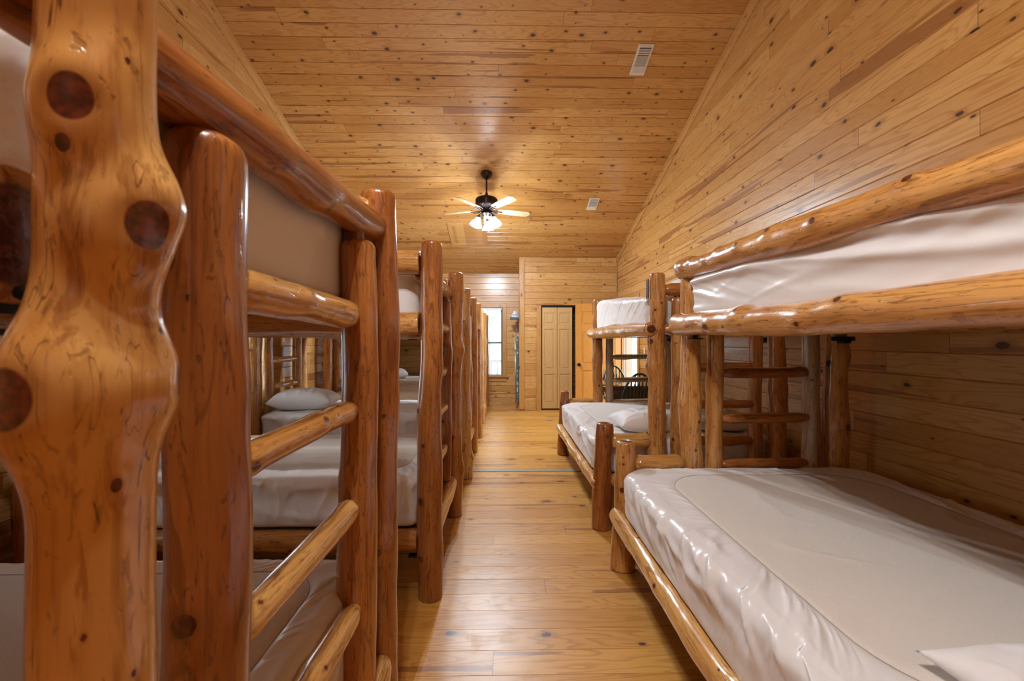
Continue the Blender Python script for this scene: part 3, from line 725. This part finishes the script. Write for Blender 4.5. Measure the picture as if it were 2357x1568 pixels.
PX0, PX1 = -0.386, -2.455     # aisle and wall posts of the left bunks
def left_bunk(i, ya, yb, label, near=False):
    rng = random.Random(100 + i)
    yc = (ya + yb) / 2; xc = (PX0 + PX1) / 2
    t = empty('log_bunk_bed', (xc, yc, 0), label, 'bunk bed', None)
    X0, X1 = PX0 - xc, PX1 - xc; A, B = ya - yc, yb - yc
    sd = 1000 * i
    hi = dict(nu=72, dz=0.009) if near else dict(nu=36, dz=0.02)
    for (x, ex) in ((X0, 0), (X1, 1)):
        for (y, s_) in ((A, 0), (B, 1)):
            if i == 1 and ex == 0 and s_ == 0:
                th0 = -PI / 4; D = math.radians
                kk = [(1.551, th0 + D(-20), 0.0165, 0.012, 0.026), (1.454, th0 + D(31), 0.0180, 0.017, 0.032), (1.304, th0 + D(-52), 0.0205, 0.024, 0.042),
                      (1.310, th0 + D(78), 0.0135, 0.016, 0.032), (1.512, th0 + D(-25), 0.0062, 0.002, 0.012), (1.224, th0 + D(14), 0.0055, 0.003, 0.014),
                      (1.495, th0 + D(75), 0.006, 0.014, 0.030), (1.60, th0 + D(20), 0.003, 0.004, 0.02), (1.05, th0 + D(30), 0.003, 0.002, 0.02), (1.10, th0 + D(-10), 0.003, 0.001, 0.02), (1.36, th0 + D(55), 0.003, 0.002, 0.012), (0.9, th0, 0.01, 0.01, 0.03)]
                log('bed_post', t, (x + 0.003, y, 0), (x + 0.008, y + 0.004, 1.87), 0.049, 7, 0.040, mat='log_pale', knots=kk, kh=1.42, nu=160, dz=0.004, wob=0.07, bend=0.002, label='pale knotty burled post')
            else:
                lean = rng.uniform(-0.008, 0.008)
                if i == 1 and ex == 0: lean = 0.0; x = X0 - 0.040
                else: x = (X0, X1)[ex]
                log('bed_post', t, (x + lean, y, 0), (x - lean * 0.5, y + lean, 1.865 + rng.uniform(-0.015, 0.02)), 0.064, sd + ex * 7 + s_ * 3 + 1, 0.056,
                    mat='log_red' if i < 3 else 'log', round1=0.018, wob=0.10, **hi)
        x = (X0, X1)[ex]; sx = -0.044 if ex == 0 else 0.044
        for s_, y in ((0, -0.295), (1, 0.330) if i == 1 else (1, 0.31)):
            yy = y if not (i == 1 and s_ == 0) else -0.291
            log('ladder_stile', t, (x + sx, yy, 0.345), (x + sx, yy, 1.648), 0.053, sd + 50 + ex * 7 + s_, 0.050, mat='log_red' if i < 3 else 'log', round0=0.02, round1=0.028, wob=0.11, nknots=9, **hi)
            log('tenon', t, (x + sx * 1.25, yy, 1.63), (x + sx * 1.35, yy, 1.688), 0.030, sd + 55 + ex * 7 + s_, mat='tenon', knots=[], nu=28, dz=0.012)
        for k, z in enumerate((0.600, 0.882, 1.152, 1.432)):
            r = 0.030 if k < 3 else 0.036
            log('ladder_rung', t, (x + sx, -0.27, z + rng.uniform(-0.008, 0.01)), (x + sx, 0.285, z - rng.uniform(-0.004, 0.012)), r, sd + 80 + ex * 11 + k, mat='log_pale', tip0=0.62, tip1=0.62, tiplen=0.06, wob=0.14, nknots=5, nu=48 if near else 28, dz=0.012 if near else 0.025)
        log('guard_rail', t, (x + sx * 1.45, A - 0.045 if i == 1 else A + 0.052, 1.715 if i > 1 else 1.688), (x + sx * 1.45, B - 0.01, 1.722 if i > 1 else 1.735), 0.052 if i > 1 else 0.049, sd + 110 + ex, 0.050, mat='log' if i != 1 else 'log_red', wob=0.11, bend=0.01, round0=0.015, round1=0.015, **hi)
        log('end_rail', t, (x + sx * 0.4, A + 0.03, 0.285), (x + sx * 0.4, B - 0.03, 0.285), 0.050, sd + 120 + ex, mat='log_pale', tip0=0.7, tip1=0.7, nu=32, dz=0.03)
    for s_, y in ((0, A), (1, B)):
        log('side_rail', t, (X0 - 0.062, y, 1.44), (X1 + 0.062, y, 1.44), 0.064, sd + 130 + s_, mat='log', nu=36, dz=0.03, round0=0.004, round1=0.004)
        log('guard_rail', t, (X0 - 0.058, y, 1.768), (X1 + 0.058, y, 1.768), 0.062, sd + 140 + s_, mat='log', nu=36, dz=0.03, round0=0.004, round1=0.004)
        log('side_rail', t, (X0 - 0.070, y, 0.302), (X1 + 0.070, y, 0.302), 0.053, sd + 150 + s_, mat='log', nu=36, dz=0.03, round0=0.004, round1=0.004)
        for z in (1.44, 0.302): bracket(t, (X0 - 0.068, y, z - 0.01), -1, 0)
    platform(t, X1 + 0.09, X0 - 0.09, A + 0.02, B - 0.02, 1.458); platform(t, X1 + 0.09, X0 - 0.09, A + 0.02, B - 0.02, 0.350)
    return t

def mattress(name, x0, x1, y0, y1, z0, z1, seed, label, group=None, fine=False, wr=1.0, seam=0.10, skirt_wr=1.0, cr=0.075, rise=0.0,
             FL=((0.16, 0.0065, 0.55), (0.085, 0.0050, -0.45), (0.050, 0.0040, 0.25), (0.028, 0.0018, -0.2))):
    """rounded mattress in a fitted cover: seam line on the top, gathered skirt"""
    W, D, H = x1 - x0, y1 - y0, z1 - z0
    cx, cy = (x0 + x1) / 2, (y0 + y1) / 2
    er = 0.045
    ns = 900 if fine else 260
    a, b = W / 2, D / 2
    per = 2 * (W - 2 * cr) + 2 * (D - 2 * cr) + 2 * PI * cr
    S = np.linspace(0, per, ns, endpoint=False)
    per_ = per
    def outline(ins):
        r = max(cr - ins, 0.0) + min(0.24, max(ins, 0) * 1.45) ; aa, bb = a - ins, b - ins
        r = min(r, aa * 0.999, bb * 0.999)
        # param by original s proportion of segments
        segs = [(2 * (bb - r)), (PI / 2 * r), (2 * (aa - r)), (PI / 2 * r)] * 2
        o0 = [2 * (b - cr), PI / 2 * cr, 2 * (a - cr), PI / 2 * cr] * 2
        cum = np.cumsum([0] + o0)
        P = np.zeros((ns, 2)); N = np.zeros((ns, 2))
        cen = [None, (aa - r, bb - r), None, (-aa + r, bb - r), None, (-aa + r, -bb + r), None, (aa - r, -bb + r)]
        for k in range(8):
            m = (S >= cum[k] - 1e-9) & (S < cum[k + 1] - 1e-9) if k < 7 else (S >= cum[k] - 1e-9)
            t = (S[m] - cum[k]) / (cum[k + 1] - cum[k])
            if k == 0: P[m] = np.stack([np.full(t.shape, aa), -bb + r + t * 2 * (bb - r)], -1); N[m] = (1, 0)
            elif k == 2: P[m] = np.stack([aa - r - t * 2 * (aa - r), np.full(t.shape, bb)], -1); N[m] = (0, 1)
            elif k == 4: P[m] = np.stack([np.full(t.shape, -aa), bb - r - t * 2 * (bb - r)], -1); N[m] = (-1, 0)
            elif k == 6: P[m] = np.stack([-aa + r + t * 2 * (aa - r), np.full(t.shape, -bb)], -1); N[m] = (0, -1)
            else:
                a0 = (k - 1) / 2 * PI / 2; an = a0 + t * PI / 2
                P[m] = np.stack([cen[k][0] + r * np.cos(an), cen[k][1] + r * np.sin(an)], -1); N[m] = np.stack([np.cos(an), np.sin(an)], -1)
        return P, N
    rings = []  # (inset, z, kind)
    nside = 26 if fine else 10
    rings += [(0.30 * min(a, b), 0.0, 'b'), (0.03, 0.0, 'b')]
    for k in range(6):
        t = k / 5 * PI / 2; rings.append((0.03 * (1 - math.sin(t)), 0.03 * (1 - math.cos(t)), 's'))
    for k in range(1, nside): rings.append((0.0, 0.03 + (H - er - 0.03) * k / nside, 's'))
    ne = 10 if fine else 6
    for k in range(ne + 1):
        t = k / ne * PI / 2; rings.append((er * (1 - math.cos(t)), H - er + er * math.sin(t), 's'))
    ins = er; st = 0.006 if fine else 0.012
    while ins < seam + 0.05: ins += st; rings.append((ins, H, 't'))
    mx = min(a, b) * 0.965; nt = 70 if fine else 16
    i0 = ins
    for k in range(1, nt + 1): rings.append((i0 + (mx - i0) * k / nt, H, 't'))
    V = []; path = 0; prev = None; mis = []
    for (ins, z, kd) in rings:
        P, N = outline(ins)
        s_ = S; zz = np.full(ns, z)
        if prev is not None: path += math.hypot(ins - prev[0], z - prev[1])
        prev = (ins, z)
        sc = ns_scale = 1.0
        F = 14.0
        PX = max(1, int(per * F)); 
        def per_noise(freq, y, sd):   # periodic along the perimeter
            n_ = min(64, max(2, int(per * freq))); return vnoise(s_ / per * n_, y, sd, n_)
        yv = np.full(ns, path * 5.0)
        slant = 0.28 * path + 0.10 * vnoise(s_ * 2.0, yv, seed + 9)
        def ridg(freq, sd, slope):
            n_ = min(64, max(2, int(per * freq)))
            q = vnoise((s_ + slope * path) / per * n_, np.full(ns, path * 3.0), sd, n_)
            return 1 - np.abs(q) * 3.2
        def folds(s_, path, sd):
            out = 0
            for sdd, (lam, amp, sl) in enumerate(FL):
                n_ = max(2, int(per / lam)); n_ = n_ if n_ <= 64 else 64 * round(n_ / 64)
                w_ = 0.35 * vnoise(s_ / per * max(2, int(per * 2.5)), np.full(ns, path * 6.0), sd + 31 + sdd, max(2, int(per * 2.5)))
                x_ = (s_ + sl * path) / per * n_ + w_ * 1.2
                q = vnoise(x_ % n_ if n_ <= 64 else x_, np.full(ns, path * 7.0 + sdd), sd + 50 + sdd, n_ if n_ <= 64 else None)
                msk = np.clip(0.5 + 1.6 * vnoise(s_ / per * max(2, int(per * 1.3)), np.full(ns, path * 2.0 + 5), sd + 70 + sdd, max(2, int(per * 1.3))), 0.1, 1)
                out = out + amp * msk * np.exp(-(q * 6.5) ** 2)
            return out
        if kd == 's':
            m_ = np.clip(z / 0.05, 0, 1)
            hb = smooth_step((z - 0.02) / (H - 0.06))
            d = folds(s_, path, seed) * (0.35 + 0.65 * hb) + 0.008 * per_noise(3, yv * 0.6, seed + 2)
            d = d * wr * skirt_wr * m_
            P = P + N * d[:, None]
            zz = zz + (0.004 * per_noise(6, yv * 0 + 2, seed + 3) * wr if z > H - er else 0)
        elif kd == 't':
            inn = ins
            puck = (1 - smooth_step((inn - seam * 0.75) / (seam * 0.3))) * 0.62 * folds(s_, path, seed) * wr + 0
            seam_d = -0.0035 * np.exp(-((inn - seam) / 0.007) ** 2)
            X_, Y_ = P[:, 0], P[:, 1]
            fold = 0.0032 * wr * np.clip(1 - np.abs(vnoise(X_ * 2.2 + Y_ * 6.0 + seed, X_ * 1.6 - Y_ * 0.8 + 7, seed + 5)) * 7, 0, 1) ** 2
            soft = 0.010 * vnoise(X_ * 2.5 + seed, Y_ * 2.5, seed + 6) * min(1, inn / 0.1)
            fd = min(1, max(0, (inn - seam) / 0.06))
            dome = 0.012 * smooth_step((inn - er) / 0.15)
            zz = zz + puck + seam_d + fold * fd + soft + dome
            cf = smooth_step((inn / min(a, b) - 0.60) / 0.33); zz = zz * (1 - cf) + (H + 0.012) * cf
        if rise: zz = zz * (1 + rise / H * smooth_step(P[:, 1] / D + 0.5))
        V.append(np.stack([P[:, 0], P[:, 1], zz], -1))
        mis.append(1 if (kd == 't' and ins > seam) else 0)
    V = np.array(V)
    mi = np.repeat(np.array(mis[1:]), ns)
    me = grid_mesh(name, V, ns, len(V), [M['skirt'], M['top']], caps=['start', 'end'], mi=mi)
    t = bpy.data.objects.new('mattress', me); COL.objects.link(t); t.location = (cx, cy, z0)
    tag(t, label, 'mattress', group)
    # stitched seam as its own part
    P, N = outline(seam)
    ri = min(range(len(rings)), key=lambda k: abs(rings[k][0] - seam) if rings[k][2] == 't' else 9)
    stp = 3 if fine else 4
    pts = [Vector((V[ri][k][0], V[ri][k][1], V[ri][k][2] + 0.0012)) for k in range(0, ns, stp)]; pts.append(pts[0])
    mb = MB(); mb.tube(pts, 0.0012, 5, cap=False); mb.build('seam', M['thread'], t)
    return t

def pillow(x, y, z, wx, wy, h, seed, label, rot=0.0, tilt=0.0, group=None):
    n = 64
    u = np.linspace(-1, 1, n); U, Vv = np.meshgrid(u, u)
    edge = np.clip((1 - np.abs(U) ** 3.0) * (1 - np.abs(Vv) ** 3.0), 0, 1) ** 0.5
    pin = 1 - 0.10 * (1 - U ** 2) * Vv ** 4; pin2 = 1 - 0.10 * (1 - Vv ** 2) * U ** 4
    # corners poke out, sides pulled in
    X = U * wx / 2 * (1 - 0.09 * (1 - Vv ** 2) * np.abs(U) ** 3); Y = Vv * wy / 2 * (1 - 0.09 * (1 - U ** 2) * np.abs(Vv) ** 3)
    rid = lambda a, b, sd: np.clip(1 - np.abs(vnoise(a, b, sd)) * 5, 0, 1) ** 2
    wrk = 0.010 * rid(X * 7 + Y * 3 + 30, Y * 9 - X * 4 + 30, seed) + 0.006 * rid(X * 15 + 30, Y * 12 + 30, seed + 1) + 0.02 * vnoise(X * 5 + 30, Y * 5 + 30, seed + 2)
    top = h * 0.62 * edge + wrk * edge; bot = -h * 0.38 * np.minimum(edge * 1.25, 1)
    Vt = np.stack([X, Y, top], -1); Vb = np.stack([X, Y, bot], -1)
    vs = np.concatenate([Vt.reshape(-1, 3), Vb.reshape(-1, 3)])
    i, j = np.meshgrid(np.arange(n - 1), np.arange(n - 1), indexing='ij')
    q = np.stack([i * n + j, i * n + j + 1, (i + 1) * n + j + 1, (i + 1) * n + j], -1).reshape(-1, 4)
    fs = np.concatenate([q, q[:, ::-1] + n * n])
    me = bpy.data.meshes.new('pillow'); me.from_pydata(vs.tolist(), [], fs.tolist()); me.materials.append(M['pillow'])
    bm = bmesh.new(); bm.from_mesh(me); bmesh.ops.remove_doubles(bm, verts=bm.verts, dist=0.0004); bm.to_mesh(me); bm.free(); me.shade_smooth()
    o = bpy.data.objects.new('pillow', me); COL.objects.link(o); o.location = (x, y, z + h * 0.38); o.rotation_euler = (tilt, 0, rot)
    return tag(o, label, 'pillow', group)

LB = [(1, 0.39, 1.41), (2, 2.185, 3.20), (3, 4.07, 5.04), (4, 5.77, 6.78), (5, 7.54, 8.55)]
names = {1: 'nearest left log bunk bed with the big pale knotty post at the picture edge', 2: 'second log bunk bed along the left wall, its dark reddish corner post on the aisle',
         3: 'third log bunk bed along the left wall, with a plump pillow below', 4: 'fourth log bunk bed along the left wall, second from the far window',
         5: 'last log bunk bed along the left wall, beside the far window'}
ordn = {1: 'nearest', 2: 'second', 3: 'third', 4: 'fourth', 5: 'last'}
for (i, ya, yb) in LB:
    left_bunk(i, ya, yb, names[i], near=(i <= 2))
    yc = (ya + yb) / 2; hw = 0.485
    mattress('mattress', -2.375, -0.453, yc - hw - 0.008, yc + hw + 0.008, 0.357, 0.634, 20 + i, 'white covered mattress on the lower bunk of the %s left log bed' % ordn[i], fine=(i <= 2), wr=2.8 if i > 1 else 1.3, cr=0.06)
    mattress('mattress', -2.375, -0.478, yc - hw + 0.055, yc + hw - 0.055, 1.462, 1.735, 40 + i, 'white covered mattress on the upper bunk of the %s left log bed' % ordn[i], fine=(i == 1), wr=0.45)
pillow(-2.08, 4.36, 0.652, 0.62, 0.42, 0.20, 5, 'plump white pillow at the wall end of the third left lower bunk', 0.12)
pillow(-2.12, 6.10, 0.652, 0.55, 0.40, 0.15, 6, 'white pillow at the wall end of the fourth left lower bunk', -0.1)
pillow(-2.10, 7.85, 0.652, 0.55, 0.40, 0.17, 8, 'white pillow at the wall end of the last left lower bunk', 0.25)

def right_bunk(i, ya, yb, label, guard_side, hi_res):
    """ya nearer end, yb farther end; twin over full"""
    rng = random.Random(500 + i); sd = 9000 + 500 * i
    yc = (ya + yb) / 2; xc = 1.35
    t = empty('log_bunk_bed', (xc, yc, 0), label, 'bunk bed')
    hi = dict(nu=56, dz=0.010) if hi_res else dict(nu=36, dz=0.018)
    xf, xr, xs = 1.112 - xc, 1.985 - xc, 0.712 - xc
    for e_, y in ((0, ya - yc), (1, yb - yc)):
        for k, x in ((0, xf), (1, xr)):
            lean = rng.uniform(-0.01, 0.01)
            top = 1.855 + rng.uniform(-0.02, 0.02)
            log('bed_post', t, (x + lean, y, 0), (x - lean, y, top), 0.066 if (k == 0) else 0.072, sd + e_ * 10 + k, 0.052, mat='log', round1=0.016, wob=0.16, nknots=18, **hi)
        log('short_post', t, (xs - 0.008, y, 0), (xs + 0.008, y, 0.755), 0.070, sd + 20 + e_, 0.056, mat='log_red' if (i == 2) else 'log', wob=0.12, nknots=7, round1=0.014, **hi)
        for z, mt_ in ((0.622, 'log_pale'), (0.335, 'log')):
            log('corner_rail', t, (xs + 0.045, y, z), (xf - 0.045, y, z), 0.050, sd + 30 + e_ + int(z * 10), mat=mt_, tip0=0.6, tip1=0.6, tiplen=0.04, nknots=4, wob=0.12, nu=36, dz=0.015)
        for z in (1.44, 0.335):
            log('end_rail', t, (xf + 0.04, y, z), (xr - 0.04, y, z), 0.052, sd + 44 + e_ + int(z * 10), mat='log', tip0=0.65, tip1=0.65, nu=32, dz=0.03)
        log('guard_rail', t, (xf + 0.055, y, 1.722), (xr - 0.055, y, 1.722), 0.048, sd + 60 + e_, mat='log', tip0=0.75, tip1=0.75, nu=36, dz=0.025, wob=0.12)
        dy = 0.0
        for k, x in ((0, 1.257 - xc), (1, 1.835 - xc)):
            log('ladder_stile', t, (x, y, 0.36), (x, y, 1.665), 0.047 if k == 0 else 0.046, sd + 70 + e_ * 5 + k, 0.044, mat='log_grey' if (k == 1 and i == 1) or (i == 2 and e_ == 1) else 'log', round0=0.012, round1=0.024, nknots=9, wob=0.11, **hi)
            log('tenon', t, (x, y, 1.645), (x, y, 1.70), 0.030, sd + 76 + e_ * 5 + k, mat='tenon', knots=[], nu=28, dz=0.012)
        for k, z in enumerate((1.157, 0.887, 0.622)):
            log('ladder_rung', t, (1.285 - xc, y - 0.012, z), (1.81 - xc, y - 0.012, z + 0.006), 0.031, sd + 80 + e_ * 5 + k, mat='log_red' if i == 1 else ('log_grey' if e_ else 'log'), tip0=0.65, tip1=0.65, nknots=5, nu=32, dz=0.02, wob=0.12)
    A, B = ya - yc, yb - yc
    log('side_rail', t, (1.050 - xc, A - 0.06, 1.432), (1.056 - xc, B + 0.045, 1.448), 0.058, sd + 100, 0.064, mat='log', wob=0.12, nknots=10, round1=0.016, round0=0.016, bend=0.008, **hi)
    if guard_side:
        log('guard_rail', t, (1.050 - xc, A - 0.06, 1.690), (1.082 - xc, B + 0.045, 1.785), 0.055, sd + 101, 0.058, mat='log', wob=0.14, round1=0.014, bend=0.010, label='long knotty guard rail',
            knots=[(B - A + 0.145 - q, an, 0.011, 0.006, 0.022) for q, an in ((0.13, 3.3), (0.24, 3.9), (0.42, 3.4), (0.55, 3.9), (0.75, 3.5), (0.95, 3.8), (1.2, 3.3), (1.5, 3.9))], **{**hi, 'nu': 72})
    log('side_rail', t, (2.06 - xc, A - 0.05, 1.44), (2.06 - xc, B + 0.05, 1.44), 0.052, sd + 103, mat='log', nu=32, dz=0.03)
    log('guard_rail', t, (2.07 - xc, A - 0.05, 1.72), (2.07 - xc, B + 0.05, 1.72), 0.048, sd + 104, mat='log', nu=32, dz=0.03)
    log('side_rail', t, (0.662 - xc, A - 0.03, 0.318), (0.668 - xc, B + 0.0, 0.318), 0.046, sd + 105, 0.050, mat='log_pale', wob=0.14, nknots=12, round1=0.014, bend=0.008, **hi)
    log('side_rail', t, (2.09 - xc, A - 0.03, 0.318), (2.09 - xc, B + 0.03, 0.318), 0.050, sd + 106, mat='log', nu=32, dz=0.03)
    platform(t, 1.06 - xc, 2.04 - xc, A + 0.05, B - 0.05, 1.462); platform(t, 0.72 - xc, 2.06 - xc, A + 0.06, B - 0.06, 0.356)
    for y in (A + 0.075, B - 0.075):
        mb = MB(); mb.box((1.075 - xc, y - 0.03, 1.36), (1.135 - xc, y + 0.03, 1.366), 0, 0.001); mb.box((1.10 - xc, y - 0.03, 1.366), (1.106 - xc, y + 0.03, 1.5), 0, 0.001); mb.build('metal_bracket', M['black'], t)
        mb = MB(); mb.box((1.92 - xc, y - 0.03, 1.35), (2.02 - xc, y + 0.03, 1.375), 0, 0.004); mb.box((1.95 - xc, y - 0.025, 1.335), (2.0 - xc, y + 0.025, 1.352), 0, 0.004); mb.build('metal_bracket', M['black'], t)
    if not guard_side:
        for y in (A, B):
            sy = 1 if y < 0 else -1
            mb = MB(); mb.box((xf - 0.064, y - 0.01 + sy * 0.02, 1.66), (xf - 0.058, y + 0.045 * sy + 0.012, 1.80), 0, 0.001); mb.build('metal_bracket', M['black'], t)
    return t
right_bunk(1, 0.51, 2.44, 'nearest right log bunk, wide mattress below and long knotty guard rail above', True, True)
right_bunk(2, 2.98, 4.91, 'farther right log bunk without aisle guard rail, before the green chairs', False, False)
mattress('mattress', 0.668, 2.055, 0.585, 2.365, 0.366, 0.622, 61, 'wide white mattress on the lower bunk of the nearest right log bed', fine=True, wr=1.7, seam=0.165, skirt_wr=1.15, cr=0.12, FL=((0.34, 0.0115, 2.4), (0.20, 0.0085, -1.7), (0.09, 0.0085, 0.9), (0.040, 0.0045, 0.35), (0.022, 0.0022, -0.3)))
mattress('mattress', 1.070, 2.015, 0.585, 2.365, 1.465, 1.745, 62, 'white mattress on the upper bunk of the nearest right log bed, behind its guard rail', fine=True, wr=1.3, seam=0.12, FL=((0.60, 0.0230, 6.0), (0.40, 0.0200, 5.0), (0.26, 0.0120, -3.5), (0.12, 0.0060, 3.0)))
mattress('mattress', 0.668, 2.055, 3.055, 4.835, 0.366, 0.622, 63, 'wide white mattress on the lower bunk of the farther right log bed', fine=True, wr=1.3, seam=0.165, skirt_wr=1.1, cr=0.12, FL=((0.34, 0.0115, 2.4), (0.20, 0.0085, -1.7), (0.09, 0.0085, 0.9), (0.040, 0.0045, 0.35), (0.022, 0.0022, -0.3)))
mattress('mattress', 1.075, 2.015, 3.055, 4.835, 1.465, 1.690, 64, 'white mattress on the upper bunk of the farther right log bed', fine=True, wr=1.2, seam=0.12, rise=0.12, FL=((0.50, 0.0090, 4.0), (0.30, 0.0070, 3.0), (0.16, 0.0045, -1.6), (0.08, 0.0022, 1.2)))
pillow(1.205, 0.685, 0.640, 0.62, 0.40, 0.09, 12, 'white pillow lying in the near corner of the wide mattress', 0.0)
pillow(1.17, 3.32, 0.642, 0.58, 0.40, 0.15, 13, 'white pillow on the farther right lower bunk, nearer the aisle', 0.05)
pillow(1.74, 3.34, 0.642, 0.50, 0.38, 0.13, 14, 'white pillow on the farther right lower bunk, nearer the wall', -0.08)
pillow(1.56, 3.30, 1.722, 0.46, 0.36, 0.14, 15, 'white pillow on the upper mattress of the farther right log bed', 0.0)

# ------------------------------------------------------------------ table and windsor chairs
tb = empty('drop_leaf_table', (1.735, 5.85, 0), 'round dark wooden table beyond the farther right bunk', 'table')
mb = MB(); mb.lathe([(0, 0.725), (0.42, 0.725), (0.435, 0.732), (0.44, 0.745), (0.435, 0.755), (0, 0.757)], n=56); mb.build('table_top', M['table'], tb, smooth=True)
mb = MB()      # hanging leaf on the aisle-facing side
pts = [(-0.41 + 0.82 * k / 20, 0.725 - 0.20 * math.sqrt(max(0, 1 - ((k - 10) / 10.0) ** 2)) - 0.004) for k in range(21)]
mb.prism([(p, -0.30, q) for p, q in pts] + [(0.41, -0.30, 0.725), (-0.41, -0.30, 0.725)], (0, 0.018, 0)); mb.build('table_leaf', M['table'], tb)
mb = MB(); mb.lathe([(0, 0.725), (0.10, 0.72), (0.06, 0.66), (0.045, 0.55), (0.065, 0.42), (0.05, 0.32), (0.07, 0.22), (0.05, 0.15), (0, 0.15)], n=28); mb.build('pedestal', M['table'], tb, smooth=True)
for k in range(4):
    a = PI / 4 + k * PI / 2; mb = MB(); mb.tube([(0.04 * math.cos(a), 0.04 * math.sin(a), 0.2), (0.2 * math.cos(a), 0.2 * math.sin(a), 0.14), (0.33 * math.cos(a), 0.33 * math.sin(a), 0.025)], [0.035, 0.028, 0.022], 10); mb.build('foot', M['table'], tb, smooth='all')
def windsor(x, y, rot, label):
    t = empty('windsor_chair', (x, y, 0), label, 'chair', 'green windsor chairs'); t.rotation_euler = (0, 0, rot)
    # local: sitter faces +Y, back at -Y
    mb = MB(); pr = []
    n = 32; pts = []
    for k in range(n):
        a = 2 * PI * k / n; r = 0.205 + 0.015 * math.cos(2 * a); pts.append((r * math.cos(a) * 1.02, r * math.sin(a), 0.43))
    mb.prism(pts, (0, 0, 0.035)); mb.build('seat', M['green_paint'], t)
    hoop = []
    for k in range(25):
        a = PI * k / 24; hx_ = 0.195 * math.cos(a); hz = 0.465 + 0.47 * math.sin(a) ** 0.75
        hoop.append((hx_ * (1.0 if hz > 0.5 else 0.95), -0.16 - 0.14 * (hz - 0.465) / 0.47, hz))
    mb = MB(); mb.tube(hoop, 0.015, 10); mb.build('back_hoop', M['green_paint'], t, smooth='all')
    for k in range(7):
        q = (k - 3) / 3.0; xt = 0.155 * q; s_ = math.sqrt(max(0, 1 - (xt / 0.195) ** 2)); zt = 0.465 + 0.47 * s_ ** 0.75
        xb = 0.115 * q
        P0 = Vector((xb, -0.165, 0.46)); P1 = Vector((xt, -0.16 - 0.14 * (zt - 0.465) / 0.47, zt))
        pp = [P0.lerp(P1, f) for f in (0, 0.25, 0.55, 0.68, 0.75, 1)]
        mb = MB(); mb.tube(pp, [0.008, 0.008, 0.009, 0.016, 0.010, 0.008], 8); mb.build('spindle', M['green_paint'], t, smooth='all')
    for sx in (-1, 1):
        for sy in (-1, 1):
            mb = MB(); P0 = Vector((sx * 0.13, sy * 0.12, 0.44)); P1 = Vector((sx * 0.20, sy * 0.20, 0))
            mb.tube([P0.lerp(P1, f) for f in (0, 0.3, 0.45, 0.6, 1)], [0.014, 0.020, 0.013, 0.018, 0.011], 10); mb.build('leg', M['green_paint'], t, smooth='all')
    mb = MB()
    for sx in (-1, 1): mb.tube([(sx * 0.165, 0.16, 0.2), (sx * 0.165, -0.16, 0.2)], 0.010, 8)
    mb.tube([(-0.165, 0, 0.2), (0.165, 0, 0.2)], 0.010, 8); mb.build('stretcher', M['green_paint'], t, smooth='all')
windsor(1.80, 6.52, PI, 'dark green spindle-back chair beyond the table, its back to the doors')
windsor(1.69, 5.42 + 0.05, 0.06, 'dark green spindle-back chair nearer the farther right bunk, in front of the table')

# ------------------------------------------------------------------ ironing board and iron on the closet side wall
ib = empty('ironing_board', (CLX, 8.30, 0.10), 'teal patterned ironing board hanging folded on the closet side wall', 'ironing board')
mb = MB(); pts = []
for k in range(29):
    s_ = k / 28; z = 1.30 * s_; w = 0.17 * (1 if s_ < 0.55 else math.sqrt(max(0.02, 1 - ((s_ - 0.55) / 0.45) ** 2 * 0.95)))
    pts.append((z, w))
mb.prism([(-0.025, -w, z + 0.08) for z, w in pts[::-1]][::-1] + [(-0.025, w, z + 0.08) for z, w in pts[::-1]], (-0.030, 0, 0)); mb.build('padded_cover', M['teal'], ib)
mb = MB()
for sy in (-0.09, 0.09): mb.tube([(-0.07, sy, 0.0), (-0.075, sy, 0.6), (-0.085, -sy * 0.6, 1.37)], 0.009, 8)
mb.tube([(-0.07, -0.13, 0.0), (-0.07, 0.13, 0.0)], 0.010, 8); mb.build('folding_legs', M['steel'], ib, smooth='all')
rs_ = empty('iron_rest', (CLX, 8.28, 1.50), 'dark wall-mounted iron rest with hook above the ironing board', 'rack')
mb = MB(); mb.box((-0.19, -0.10, 0.285), (-0.002, 0.10, 0.32), 0, 0.004); mb.box((-0.012, -0.03, 0.0), (-0.002, 0.03, 0.285), 0, 0.002); mb.build('rest_shelf', M['shelf_grey'], rs_)
mb = MB(); mb.tube([(-0.005, 0, 0.24), (-0.05, 0, 0.22), (-0.05, 0, 0.13), (-0.035, 0, 0.06)], 0.006, 8); mb.box((-0.085, -0.04, 0.02), (-0.03, 0.04, 0.10), 0, 0.004); mb.build('hook', M['shelf_grey'], rs_)
ir = empty('clothes_iron', (CLX - 0.085, 8.28, 1.822), 'white and blue clothes iron standing on the wall rest', 'iron')
mb = MB()
def ring_ir(z, w, d, y=0.0): return [(w * math.cos(2 * PI * k / 20), y + d * math.sin(2 * PI * k / 20), z) for k in range(20)]
rr = [ring_ir(0, 0.072, 0.055), ring_ir(0.02, 0.070, 0.055), ring_ir(0.06, 0.058, 0.050), ring_ir(0.10, 0.042, 0.042), ring_ir(0.125, 0.03, 0.03), ring_ir(0.135, 0.012, 0.012)]
vs = [v for r in rr for v in r]; fs = [(i * 20 + k, i * 20 + (k + 1) % 20, (i + 1) * 20 + (k + 1) % 20, (i + 1) * 20 + k) for i in range(5) for k in range(20)] + [tuple(range(20)), tuple(range(100, 120))]
mb.add(vs, fs); mb.build('iron_body', M['plastic_white'], ir, smooth='all')
mb = MB(); mb.box((-0.05, -0.058, 0.040), (0.05, -0.046, 0.052), 0, 0.004); mb.build('iron_band', M['plastic_blue'], ir)
mb = MB(); mb.tube([(0, -0.035, 0.03), (0, -0.075, 0.05), (0, -0.078, 0.10), (0, -0.03, 0.12)], 0.010, 10); mb.build('iron_handle', M['plastic_white'], ir, smooth='all')
